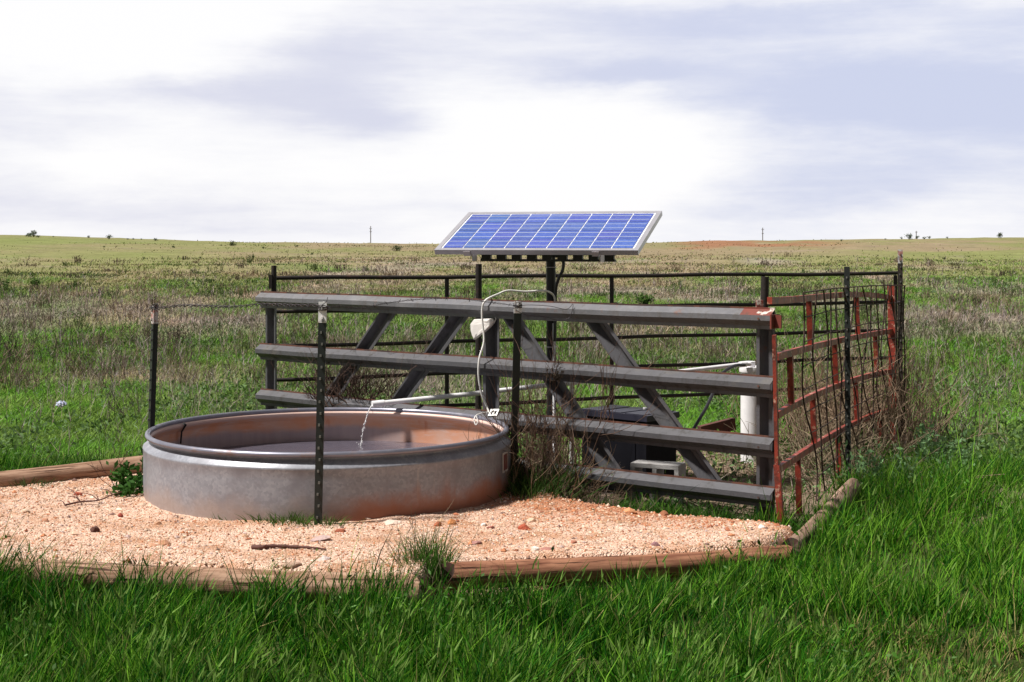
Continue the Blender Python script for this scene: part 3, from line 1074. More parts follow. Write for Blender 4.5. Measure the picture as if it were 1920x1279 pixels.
mb = MB()
T = .021
for s in (-1, 1):
    mb.box(pl(s * (W2 - fr), 0, -T), pw * fr, pu * L2, pn * T)
    mb.box(pl(0, s * (L2 - fr), -T), pw * (W2 - 2 * fr - .001), pu * fr, pn * T)
mb.build('frame', M_ALU, sp)
mb = MB()
mb.box(pl(0, 0, -.012), pw * (W2 - 2 * fr - .001), pu * (L2 - 2 * fr - .001), pn * .006)
sheet = mb.build('backsheet', M_SHEET, sp)
nc, nrw = 9, 4
uw, vh = 2 * (W2 - 2 * fr - .012), 2 * (L2 - 2 * fr - .012)
vv, qq, cc = [], [], []
for i in range(nc):
    for j in range(nrw):
        g = .0055
        u0 = -uw / 2 + uw * i / nc + g; u1 = -uw / 2 + uw * (i + 1) / nc - g
        v0 = -vh / 2 + vh * j / nrw + .003; v1 = -vh / 2 + vh * (j + 1) / nrw - .003
        b = len(vv)
        vv += [pl(u0, v0, -.0025), pl(u1, v0, -.0025), pl(u1, v1, -.0025), pl(u0, v1, -.0025)]
        qq.append((b, b + 1, b + 2, b + 3))
        k = random.random()
        col = (.045 + .03 * k, .08 + .045 * random.random(), .31 + .12 * random.random())
        cc += [col] * 4
base = parent_world(sheet)
cells = np_mesh('cells', [tuple(Vector(p) - base) for p in vv], np.array(qq), None, np.array(cc), M_CELL)
cells.parent = sheet
mb = MB()
for j in range(nrw):
    for q in (.27, .73):
        v = -vh / 2 + vh * (j + q) / nrw
        mb.box(pl(0, v, -.0012), pw * (uw / 2 - .012), pu * .0026, pn * .0005)
mb.build('busbar', M_BUS, sheet)
mb = MB()
# slotted strut under the module
c = PC + pw * .02 - UP * .252 - ph * .10
mb.box(c, pw * .59, ph * .02, UP * .010)
mb.box(c + UP * .046, pw * .59, ph * .02, UP * .004)
for k in range(9):
    mb.box(c + pw * (-.54 + .135 * k) + UP * .026, pw * .04, ph * .019, UP * .018)
mb.build('mounting_strut', M_DARKSTEEL, sp)
for s in (-1, 1):
    mb = MB()
    e = pl(s * .555 - .03, -L2 + .09, -2 * T)
    pts = [e - pu * .03, e + pu * .16, e + pu * .06 - UP * .115]
    mb.box(e + pw * .03 - UP * .045, pw * .003, ph * .05, UP * .045)
    vv = [p + pw * o for o in (-.004, .004) for p in pts]
    mb.add(vv, [(0, 1, 2), (5, 4, 3), (0, 3, 4, 1), (1, 4, 5, 2), (2, 5, 3, 0)])
    mb.box(e + pu * .07 - pn * .003 + pw * .02, pw * .035, pu * .05, pn * .003)
    mb.box(pl(s * .555 - .03, -L2 - .004, -T) - UP * .01, pw * .03, pn * .02, pu * .003)
    mb.build('bracket', M_ALUSIDE, sp)
mb = MB()
mb.tube([(.330, 12.62, -.5), (.333, 12.62, .7), (.326, 12.62, 1.80)], .040, 16)
mb.build('pole', M_DARKSTEEL, sp)
mb = MB()
mb.tube(smooth_path([P(1030, 479, 12.56), P(1047, 481, 12.54), P(1056, 490, 12.53), P(1055, 506, 12.53), P(1047, 524, 12.54), P(1042, 545, 12.56), P(1041, 600, 12.565), P(1040, 640, 12.565)], 6), .014, 8)
mb.build('conduit', M_HOSE, sp)
mb = MB()
mb.tube([(.352, 12.575, 1.15), (.353, 12.577, .6), (.356, 12.578, -.3)], .012, 8)
mb.build('conduit', M_WHITE, sp)
for z in (1.62, 1.25, .95):
    mb = MB()
    mb.tube([(.330 + .043 * math.cos(a), 12.62 + .043 * math.sin(a), z) for a in np.linspace(0, 6.28, 17)], .004, 5)
    mb.build('clamp', M_ALUSIDE, sp)

# ------------------------------------------------------------------ white cable, jug, pipes, hose, well
def bar_front(px, py, off=.07):
    q = A + D * along(px) + NRM * off
    return Vector((q.x, q.y, H - (py - HY) / F * q.y))


cb = thing('white_cable', bar_front(915, 780), 'thin white cable looping over the barrier down to the tank rim', 'cable')
mb = MB()
pts = [P(1040, 575, 12.56), P(1040, 560, 12.55), P(1034, 550, 12.5), P(1018, 545, 12.4), P(985, 547, 12.3), P(953, 545, 12.2), P(935, 551, 12.12), bar_front(922, 563, .075), bar_front(917, 580, .085), bar_front(916, 605, .075),
       bar_front(918, 640, .07), bar_front(914, 672, .10), bar_front(911, 705, .09), bar_front(911, 740, .05), P(914, 765, 12.03), P(916, 775, 11.98)]
mb.tube(smooth_path(pts, 6), .0085, 7)
mb.build('cord', M_CABLE, cb)
mb = MB()
pts = [P(916, 773, 11.97), P(903, 775, 11.93), P(893, 779, 11.88), P(889, 787, 11.85), P(892, 797, 11.83), P(896, 790, 11.84), P(893, 780, 11.86)]
mb.tube(smooth_path(pts, 5), .0045, 6)
mb.build('wire_loop', M_CABLE, cb)
mb = MB()
c = P(926, 774, 11.96)
ax = Vector((.8, -.35, .05)).normalized(); ay = Vector((.25, .5, .55)).normalized()
nn = ax.cross(ay).normalized()
for (cu, cv, su, sv) in ((0, .026, .038, .009), (0, -.026, .038, .009), (-.031, 0, .007, .017), (0, 0, .007, .017), (.031, 0, .007, .017)):
    mb.box(c + ax * cu + ay * cv, ax * su, ay * sv, nn * .005)
mb.build('clip', M_CABLE, cb)

mb = MB()
outl = [(892, 599), (908, 597.5), (926, 597), (928, 603), (924, 610), (915, 620), (904, 628), (897, 633), (892, 637), (888.5, 630), (886, 620), (885.5, 608)]
nj = len(outl)
vv = []
for (k, off) in ((.97, -.022), (1.0, -.012), (1.0, .0), (.90, .010), (.62, .012)):
    for (px, py) in outl:
        cx_, cy_ = 904, 612
        vv.append(bar_front(cx_ + (px - cx_) * k, cy_ + (py - cy_) * k, off + .02 + .004 * math.sin(px * .9 + py * .5)))
mb.add(vv, ring_faces(nj, 5), 0)
mb.add(vv[-nj:], [tuple(range(nj))], 0)
mb.add(vv[:nj], [tuple(range(nj))[::-1]], 0)
mb.tube([bar_front(924, 592, -.02), bar_front(930, 598, .0), bar_front(926, 606, .0)], .006, 6)
jug = mb.build('plastic_jug', M_JUG)
tag(jug, 'cut off cloudy white plastic jug hanging under the barrier top rail', 'jug')

wl = thing('well_casing', PX(1405, 14.2, -.25), 'white plastic well pipe with cap standing behind the barrier', 'well')
mb = MB()
wc = PX(1408, 14.2, 0)
mb.tube([(wc.x, wc.y, -.4), (wc.x, wc.y, .60)], .098, 24)
mb.build('casing', M_WHITE, wl)
mb = MB()
mb.tube([(wc.x, wc.y, .60), (wc.x, wc.y, .615), (wc.x, wc.y, .65)], [.108, .112, .108], 24)
for a in (0.4, 1.9, 3.5, 5.2):
    mb.tube([(wc.x + .085 * math.cos(a), wc.y + .085 * math.sin(a), .65), (wc.x + .085 * math.cos(a), wc.y + .085 * math.sin(a), .668)], .010, 6)
mb.tube([(wc.x - .01, wc.y, .65), (wc.x - .01, wc.y, .70)], .052, 14)
mb.build('cap', M_WHITE, wl)

dp = thing('discharge_pipe', P(1075, 740, 12.9), 'long thin white water pipe running from the well over the tank rim', 'pipe')
pe = P(700, 757.5, 12.33)
pm = P(1072, 717, 13.0)
pwl = P(1392, 683, 14.05)
mb = MB()
mb.tube([pe, pe.lerp(pm, .5) - UP * .006, pm], .0205, 12)
mb.tube([pm, pm.lerp(pwl, .5) - UP * .008, pwl, pwl + Vector((.08, .06, -.004))], .020, 12)
mb.build('pipe', M_WHITE, dp)
for q0, q1, rr in ((pe - (pm - pe).normalized() * .01, pe + (pm - pe).normalized() * .09, .026), (pm - (pwl - pm).normalized() * .05, pm + (pwl - pm).normalized() * .05, .027),
                   (pwl - (pwl - pm).normalized() * .03, pwl + Vector((.04, .03, .0)), .028)):
    mb = MB()
    mb.tube([q0, q1], rr, 12)
    mb.build('coupling', M_WHITE, dp)
mb = MB()
mb.tube([pm + UP * .01, Vector((pm.x, pm.y, -.4))], .019, 12)
mb.build('riser', M_WHITE, dp)

mb = MB()
p0 = pe - (pm - pe).normalized() * .008
endp = P(681, 842, 11.55)
endp.z = TC.z + WZ
pts = []
for k in range(15):
    t = k / 14
    pts.append(Vector((p0.x - .085 * t, p0.y - .12 * t, p0.z - .012 - (p0.z - .012 - endp.z) * (t * t * .85 + .15 * t))))
mb.tube(pts, [.007, .006, .0052, .0046, .0042, .0040, .0036, .0034, .0030, .0034, .0026, .0032, .0024, .003, .002], 7)
for k in range(6, 15):
    for q in range(2):
        c = pts[k] + Vector((random.uniform(-.008, .008), random.uniform(-.008, .008), random.uniform(-.01, .012)))
        mb.tube([c + UP * .009, c + UP * .003, c - UP * .004, c - UP * .008], [.0012, .0045, .005, .0015], 6)
for k in range(9):
    a = random.uniform(0, 6.28)
    c = pts[-1] + Vector((math.cos(a) * .03, math.sin(a) * .03, random.uniform(.005, .03)))
    mb.tube([c + UP * .005, c, c - UP * .005], [.001, .004, .001], 6)
tag(mb.build('water_stream', M_DROP), 'thin broken stream of water falling from the white pipe into the tank', 'water stream')

mb = MB()
mb.tube(smooth_path([P(1396, 684, 14.05), P(1375, 687, 13.9), P(1352, 703, 13.7), P(1338, 735, 13.5), P(1322, 768, 13.3), P(1300, 805, 13.1), P(1288, 826, 12.95), P(1270, 842, 12.8)], 7), .0155, 10)
tag(mb.build('black_hose', M_HOSE), 'black hose curving from the well cap down towards the black box', 'hose')

# ------------------------------------------------------------------ black box on concrete blocks
bf, bl, br_ = Vector((1.08, 12.0, 0)), Vector((.556, 12.5, 0)), Vector((1.419, 12.19, 0))
eu, ev = (bl - bf), (br_ - bf)
ev = (ev - eu * (ev.dot(eu) / eu.length_squared)).normalized() * .43
bc = bf + (eu + ev) / 2
bx = thing('storage_box', bc + UP * .04, 'large black plastic lidded box inside the pen under the solar panel', 'box')
mb = MB()
mb.box(bc + UP * .08, eu * .47, ev * .46, UP * .31)
for k in (-.3, .3):
    mb.box(bc - ev * .463 + eu * k + UP * .08, eu * .02, ev * .012, UP * .29)
mb.build('body', M_BLACK, bx)
mb = MB()
mb.box(bc + UP * .415, eu * .5, ev * .5, UP * .024)
for k in (-.30, .02, .34):
    mb.box(bc + eu * k + UP * .4415, eu * .13, ev * .47, UP * .003)
lid = mb.build('lid', M_LID, bx)
mb = MB()
mb.tube([bc + eu * -.12 + ev * .25 + UP * .447, bc + eu * -.12 + ev * .25 + UP * .462], .018, 10)
mb.build('latch', M_WHITE, lid)


def block(c, ang, label, lz=.19):
    c = Vector(c)
    ax = Vector((math.cos(ang), math.sin(ang), 0)); ay = Vector((-math.sin(ang), math.cos(ang), 0))
    mb = MB()
    hl, hh, dep = .195, .095, .095
    for s in (-1, 1):
        mb.box(c + UP * s * (hh - .016), ax * hl, ay * dep, UP * .016)
    for s in (-1, 0, 1):
        mb.box(c + ax * s * (hl - .017), ax * .017, ay * (dep - .001), UP * (hh - .0325))
    return tag(mb.build('concrete_block', M_CONC), label, 'concrete block', 'concrete blocks beside the black box')


block(PX(1234, 11.66, .022), math.radians(-24), 'grey hollow concrete block with open cores in front of the black box')
block(PX(1231, 11.68, -.170), math.radians(-29), 'lower grey concrete block half hidden behind the bottom rail')
mb = MB()
c = PX(1347, 14.9, -.02)
mb.bar(c - Vector((.2, .1, .03)), c + Vector((.17, .12, .03)), UP, .03, .06)
for s_ in (-.1, .1):
    mb.box(c + Vector((s_, s_ * .6, -.16)), (.025, 0, 0), (0, .02, 0), (0, 0, .14))
tag(mb.build('wooden_board', M_BOARD), 'short rust brown board lying in the weeds beside the well pipe', 'board')

# ------------------------------------------------------------------ logs edging the pad
GL = 'logs edging the gravel pad'


def log(a, b, r0, r1, mat, label, seed, cut=.0):
    a, b = Vector(a), Vector(b)
    d_ = (b - a)
    L = d_.length
    ang = math.atan2(d_.y, d_.x)
    mb = MB()
    n, m = 22, max(10, int(L / .07))
    vv = []
    for i in range(m + 1):
        t = i / m
        for j in range(n):
            q = 2 * math.pi * j / n
            r = r0 + (r1 - r0) * t
            nz = mnoise.noise(Vector((t * L * 1.3 + seed * 7, math.cos(q) * 1.3, math.sin(q) * 1.3)))
            nf = mnoise.noise(Vector((t * L * .7 + seed * 3, math.cos(q) * 6, math.sin(q) * 6)))
            r *= 1 + .10 * nz + .07 * nf
            xx = t * L + (.03 * math.cos(q * 2 + seed) + .03 * nf if i in (0, m) else 0)
            zz = (b.z - a.z) * t + .015 * math.sin(t * 4 + seed)
            vv.append((xx, r * math.cos(q), zz + r * math.sin(q)))
    mb.add(vv, ring_faces(n, m + 1), 0, True)
    for e, w_ in ((0, 1), (m, -1)):
        ring = vv[e * n:(e + 1) * n]
        cx = sum(p[0] for p in ring) / n; cz = sum(p[2] for p in ring) / n; cy = sum(p[1] for p in ring) / n
        mb.add(ring + [(cx + .02 * w_, cy, cz)], [(j, (j + 1) % n, n) for j in range(n)], 1)
    o = mb.build('log', [mat, M_LOGEND], at=(0, 0, 0))
    o.location = a
    o.rotation_euler = (0, 0, ang)
    return tag(o, label, 'log', GL)


def ground_log(px1, py1, px2, py2, z1, z2, r0, r1, mat, label, seed):
    """Log whose top edge runs between two photo pixels, its top at heights z1, z2."""
    Y1 = (H - z1) * F / (py1 - HY); Y2 = (H - z2) * F / (py2 - HY)
    return log(PX(px1, Y1 + r0 * .5, z1 - r0), PX(px2, Y2 + r1 * .5, z2 - r1), r0, r1, mat, label, seed)


ground_log(-330, 1043, 782, 1076, .01, .0, .082, .085, M_LOGPALE, 'pale cracked log along the front left edge of the gravel', 1)
ground_log(842, 1062, 1474, 1023, .01, -.01, .078, .066, M_LOG, 'reddish brown log with cut end along the front right edge of the gravel', 2)
log(PX(1484, 9.42, -.09), PX(1600, 11.75, -.10), .062, .070, M_LOGGREY, 'short grey weathered log slanting beside the foot of the red gate', 3)
ground_log(-330, 915, 300, 858, .10, .10, .085, .09, M_LOGPALE, 'split tan log along the back edge of the gravel left of tank', 4)

# ------------------------------------------------------------------ barbed wire
def twisted(mb, path, pitch=.09, r=.006, wr=.0022, barb=.13, seed=0):
    rnd = random.Random(seed)
    path = smooth_path(path, 10)
    lens = [0]
    for a_, b_ in zip(path, path[1:]):
        lens.append(lens[-1] + (b_ - a_).length)
    tot = lens[-1]
    N = int(tot / .012)

    def at(s):
        i = int(np.searchsorted(lens, s)) - 1
        i = max(0, min(i, len(path) - 2))
        t = (s - lens[i]) / max(1e-9, lens[i + 1] - lens[i])
        return path[i].lerp(path[i + 1], t), (path[i + 1] - path[i]).normalized()
    for phase in (0, math.pi):
        pts = []
        for k in range(N + 1):
            p, t = at(tot * k / N)
            sd = t.cross(UP).normalized(); uu = sd.cross(t)
            an = phase + 2 * math.pi * k * .012 / pitch
            pts.append(p + (sd * math.cos(an) + uu * math.sin(an)) * r)
        mb.tube(pts, wr, 4)
    s = .06
    while s < tot:
        p, t = at(s)
        for q in range(2):
            v = Vector((rnd.uniform(-1, 1), rnd.uniform(-1, 1), rnd.uniform(-1, 1)))
            v = (v - t * v.dot(t) * .7).normalized()
            mb.tube([p - v * .018, p, p + v * .018], [.0012, .0024, .0012], 4)
        s += barb
    return mb


mb = MB()
twisted(mb, [P(281, 577, 11.25), P(292, 579, 11.22), P(315, 576, 11.1), P(345, 573, 10.95), P(400, 575, 10.7), P(450, 575, 10.45), P(490, 571, 10.25), P(550, 573, 9.95), P(590, 573, 9.76), P(606, 575, 9.71)], seed=1, r=.0085, wr=.0034, pitch=.14)
tag(mb.build('barbed_wire', M_WIRE), 'twisted barbed wire strand between left post and front tank post', 'barbed wire')
mb = MB()
twisted(mb, [P(606, 577, 9.71), P(640, 574, 9.9), P(680, 578, 10.1), P(720, 569, 10.3), P(790, 561, 10.6), P(860, 560, 10.95), P(920, 567, 11.2), P(967, 573, 11.31)], seed=2, wr=.0016, r=.004)
tag(mb.build('barbed_wire', M_WIRE), 'loose barbed wire strand between front tank post and right tank post', 'barbed wire')
mb = MB()
mb.tube(smooth_path([P(968, 575, 11.32), P(990, 572, 11.35), P(1030, 574, 11.38), P(1062, 580, 11.4), P(1074, 570, 11.42), P(1072, 585, 11.40), P(1066, 597, 11.4), P(1045, 600, 11.4), P(1020, 594, 11.38), P(985, 590, 11.33), P(968, 582, 11.32)], 6), .0024, 5)
tag(mb.build('tie_wire', M_WIRE), 'thin loose loop of wire tying right tank post to the barrier', 'wire')

# ------------------------------------------------------------------ rocks, sticks and scraps on the pad
ROCKS = [
    (176, 992, 19, 15, (.10, .04, .028), 'dark rust brown rock alone on open gravel left of the tank'),
    (148, 926, 17, 9, (.32, .07, .035), 'small brick red stone near the back left log'),
    (226, 965, 10, 7, (.28, .05, .03), 'tiny red stone between dark rock and tank'),
    (297, 981, 13, 8, (.5, .28, .17), 'small orange tan stone by the tank foot at left'),
    (984, 989, 24, 13, (.36, .075, .035), 'brick red stone on gravel right of the tank'),
    (996, 974, 20, 8, (.62, .44, .31), 'flat pale stone just behind the brick red stone'),
    (846, 979, 17, 13, (.52, .21, .08), 'rounded orange stone against the tank foot'),
    (821, 983, 17, 11, (.33, .10, .045), 'rusty stone beside the rounded orange one at tank foot'),
    (686, 971, 20, 9, (.62, .50, .42), 'pale flattish stone at the tank foot right of front post'),
    (735, 979, 36, 11, (.62, .48, .40), 'long pale flat stone along the tank foot'),
    (637, 994, 20, 9, (.36, .11, .06), 'red brown stone below the pale one near front post'),
    (906, 983, 12, 8, (.74, .68, .64), 'white pebble on gravel near right side of tank'),
    (920, 989, 16, 7, (.34, .13, .10), 'small maroon stone beside the white pebble'),
    (1180, 957, 26, 12, (.55, .25, .12), 'large orange tan stone below the barrier bottom rail'),
    (1246, 963, 18, 12, (.30, .12, .06), 'dark orange stone further right below bottom rail'),
    (1427, 988, 14, 9, (.78, .74, .70), 'bright white stone near the right corner of the gravel'),
    (1229, 1019, 18, 10, (.25, .13, .14), 'mauve stone near the front right log'),
    (889, 1017, 27, 7, (.34, .17, .15), 'thin flat mauve stone in the middle of the gravel'),
    (1003, 1028, 14, 10, (.80, .75, .70), 'white stone on the front gravel near the right log'),
    (1024, 1029, 26, 5, (.34, .15, .12), 'thin maroon chip beside the white front stone'),
    (600, 1009, 38, 9, (.46, .33, .31), 'flat pinkish grey slab lying above the dark stick'),
    (309, 1017, 21, 12, (.44, .22, .13), 'brown angular stone in front of tank left side'),
    (287, 1021, 22, 6, (.47, .24, .15), 'flat orange stone next to the brown angular stone'),
    (548, 1058, 36, 12, (.40, .26, .19), 'broad brown stone against the front left log'),
    (608, 1046, 22, 10, (.68, .58, .56), 'pale stone near end of the dark stick by the log'),
    (1396, 966, 18, 12, (.58, .36, .2), 'yellow tan stone by the barrier right end'),
    (460, 1004, 12, 8, (.55, .34, .22), 'small tan stone in front of the tank foot'),
    (1075, 1016, 15, 7, (.35, .14, .09), 'small dark red chip right of centre on gravel'),
    (85, 975, 14, 8, (.42, .2, .12), 'small brown stone on the far left gravel'),
    (48, 958, 16, 9, (.6, .44, .33), 'pale tan stone at far left edge of the gravel'),
]


def rock(px, py, wpx, hpx, col, label, seed):
    Y = H * F / (py - HY)
    for _ in range(6):
        p = PX(px, Y, 0)
        z = float(pad_z(p.x, p.y))
        Y = (H - z) * F / (py + hpx * .3 - HY)
    rx, rz = wpx / 2 * Y / F, hpx / 2 * Y / F
    bm = bmesh.new()
    bmesh.ops.create_icosphere(bm, subdivisions=3, radius=1)
    rnd = random.Random(seed)
    off = Vector((seed * 3.7, seed * 1.3, 0))
    planes = [(Vector((rnd.uniform(-1, 1), rnd.uniform(-1, 1), rnd.uniform(-.6, 1))).normalized(), rnd.uniform(.55, .85)) for _ in range(9)]
    for v in bm.verts:
        c = v.co.copy()
        for nrm, dd in planes:
            e = c.dot(nrm) - dd
            if e > 0:
                c -= nrm * e * .9
        c *= 1 + .12 * mnoise.noise(c * 2.5 + off)
        v.co = Vector((c.x * rx * 1.12, c.y * rx * .8, c.z * rz * 1.25 + rz * .3))
    me = bpy.data.meshes.new('rock')
    bm.to_mesh(me); bm.free()
    me.materials.append(surf('rock_stone', col, [(tuple(x * .55 for x in col), 40, .5, .7, None, .8), (tuple(min(1, x * 1.35) for x in col), 25, .55, .7, None, .6)], .9, 0, .5, 120))
    o = bpy.data.objects.new('rock', me)
    o.location = PX(px, Y, z)
    o.rotation_euler = (rnd.uniform(-.12, .12), rnd.uniform(-.12, .12), rnd.uniform(-.5, .5))
    scene.collection.objects.link(o)
    tag(o, label, 'rock', 'stones on the gravel pad')


for i, rk in enumerate(ROCKS):
    rock(*rk, seed=i + 1)


def on_pad(px, py, dz=0.0):
    Y = H * F / (py - HY)
    for _ in range(6):
        p = PX(px, Y, 0)
        z = float(pad_z(p.x, p.y)) + dz
        Y = (H - z) * F / (py - HY)
    return PX(px, Y, z)


mb = MB()
pts = [on_pad(474, 1026, .012), on_pad(492, 1026, .016), on_pad(512, 1024, .014), on_pad(550, 1025, .012), on_pad(585, 1027, .012), on_pad(611, 1030, .009)]
mb.tube(smooth_path(pts, 5), [.016 - .011 * k / 25 + .002 * math.sin(k * 2.1) for k in range(26)], 8)
mb.tube([pts[1], pts[1] + Vector((.03, -.03, .02))], [.007, .003], 6)
tag(mb.build('stick', M_STICK), 'straight dark red brown stick lying on the front gravel', 'stick')
mb = MB()
pts = [on_pad(122, 947, .01), on_pad(150, 941, .02), on_pad(185, 938, .03), on_pad(210, 928, .05), on_pad(228, 922, .06)]
mb.tube(smooth_path(pts, 5), [.007 - .004 * k / 20 for k in range(21)], 6)
for (a_, b_, c_) in ((1, (122, 912), .06), (1, (128, 931), .05), (2, (150, 925), .06), (2, (172, 928), .05), (3, (190, 918), .06), (0, (105, 940), .03)):
    e = on_pad(*b_, c_)
    mb.tube(smooth_path([pts[a_], pts[a_].lerp(e, .5) + Vector((.01, 0, .015)), e], 4), [.0045 - .003 * k / 8 for k in range(9)], 5)
tag(mb.build('dead_branch', M_STICK), 'thin forked dead branch lying on gravel left of the tank', 'branch')

bm = bmesh.new()
bmesh.ops.create_icosphere(bm, subdivisions=3, radius=1)
for v in bm.verts:
    v.co *= 1 + .45 * mnoise.noise(v.co * 2.3) + .2 * mnoise.noise(v.co * 6)
    v.co.x *= .062; v.co.y *= .045; v.co.z *= .038
me = bpy.data.meshes.new('scrap'); bm.to_mesh(me); bm.free()
me.materials.append(M_SCRAP)
o = bpy.data.objects.new('crumpled_scrap', me)
q = PX(115, 18.2, 0)
o.location = (q.x, q.y, float(ground_z(q.x, q.y)) + .14)
scene.collection.objects.link(o)
tag(o, 'crumpled pale blue white scrap caught in the grass left of tank', 'litter')


# ------------------------------------------------------------------ plants
def ribbons(pos, dirv, length, width, bend, col, segs=2, tip_col=None, taper=.8):
    """Blades: root pos (N,3), unit start direction dirv (N,3), bend vector added quadratically; returns verts, quads, tris, colours."""
    N = len(pos)
    up = np.array([0, 0, 1.0])
    side = np.cross(dirv, np.cross(dirv, up) + 1e-4 * RNG.normal(size=(N, 3)))
    a = RNG.uniform(0, 2 * np.pi, N)
    s1 = np.cross(dirv, up + RNG.normal(size=(N, 3)) * .02)
    s1 /= np.linalg.norm(s1, axis=1, keepdims=True) + 1e-9
    s2 = np.cross(dirv, s1)
    side = s1 * np.cos(a)[:, None] + s2 * np.sin(a)[:, None]
    vs = []
    cs = []
    for k in range(segs):
        t = k / segs
        c = pos + dirv * (length * t)[:, None] + bend * (length * t * t)[:, None]
        w = (width * (1 - taper * t * t))[:, None] * .5
        vs += [c - side * w, c + side * w]
        cc = col if tip_col is None else col + (tip_col - col) * t
        cs += [cc, cc]
    vs.append(pos + dirv * length[:, None] + bend * length[:, None])
    cs.append(col if tip_col is None else tip_col)
    V = np.stack(vs, 1); Cc = np.stack(cs, 1)
    m = V.shape[1]
    b = (np.arange(N) * m)[:, None]
    quads = np.concatenate([b + np.array([[2 * k, 2 * k + 1, 2 * k + 3, 2 * k + 2]]) for k in range(segs - 1)]) if segs > 1 else np.zeros((0, 4), int)
    tris = b + np.array([[2 * segs - 2, 2 * segs - 1, 2 * segs]])
    return V.reshape(-1, 3), quads, tris, Cc.reshape(-1, 3)


def join(parts):
    V, Q, T, C = [], [], [], []
    off = 0
    for v, q, t, c in parts:
        V.append(v); C.append(c)
        if len(q):
            Q.append(q + off)
        if len(t):
            T.append(t + off)
        off += len(v)
    return np.concatenate(V), (np.concatenate(Q) if Q else None), (np.concatenate(T) if T else None), np.concatenate(C)


def leaves(pos, size, col, flat=.5):
    """Diamond leaves in random directions."""
    N = len(pos)
    d1 = RNG.normal(size=(N, 3)); d1[:, 2] = np.abs(d1[:, 2]) * flat
    d1 /= np.linalg.norm(d1, axis=1, keepdims=True)
    d2 = np.cross(d1, RNG.normal(size=(N, 3)))
    d2 /= np.linalg.norm(d2, axis=1, keepdims=True)
    s = size[:, None]
    V = np.stack([pos, pos + d1 * s * .5 + d2 * s * .22, pos + d1 * s, pos + d1 * s * .5 - d2 * s * .22], 1).reshape(-1, 3)
    q = (np.arange(N) * 4)[:, None] + np.arange(4)[None]
    return V, q, np.zeros((0, 3), int), np.repeat(col, 4, 0)


def place(n, px0, px1, py0, py1, power=1.0):
    """Points on the ground spread evenly over a window of the view."""
    px = RNG.uniform(px0, px1, n)
    py = py0 + (py1 - py0) * RNG.random(n) ** power
    z = np.full(n, -.25)
    for _ in range(12):
        Y = np.clip((H - z) * F / np.maximum(py - HY, 2.0), 3, 400)
        x = (px - CX) / F * Y
        z = ground_z(x, Y)
    return x, Y, z


def in_barrier(x, y):
    return (np.abs((x - A.x) * NRM.x + (y - A.y) * NRM.y) < .05)


def unit_dirs(n, lean):
    d_ = np.stack([RNG.normal(0, lean, n), RNG.normal(0, lean, n), np.ones(n)], 1)
    return d_ / np.linalg.norm(d_, axis=1, keepdims=True)


def green_cols(n, x, y):
    base = np.array([(.006, .038, .0025), (.011, .070, .003), (.029, .132, .006), (.120, .270, .024), (.008, .060, .010)])
    k = fbm(x * .9, y * .9, 71)
    p = RNG.random(n) * .75 + k * .42 - .16 * sstep(.6, -1.2, x) * sstep(6.9, 7.6, y) + .10 * sstep(.8, 2.0, x)
    ci = np.clip((p * 4.2).astype(int) - 0, 0, 3)
    c = base[ci] * RNG.uniform(.75, 1.25, (n, 1))
    blue = RNG.random(n) < .12
    c[blue] = base[4] * RNG.uniform(.8, 1.2, (blue.sum(), 1))
    return c


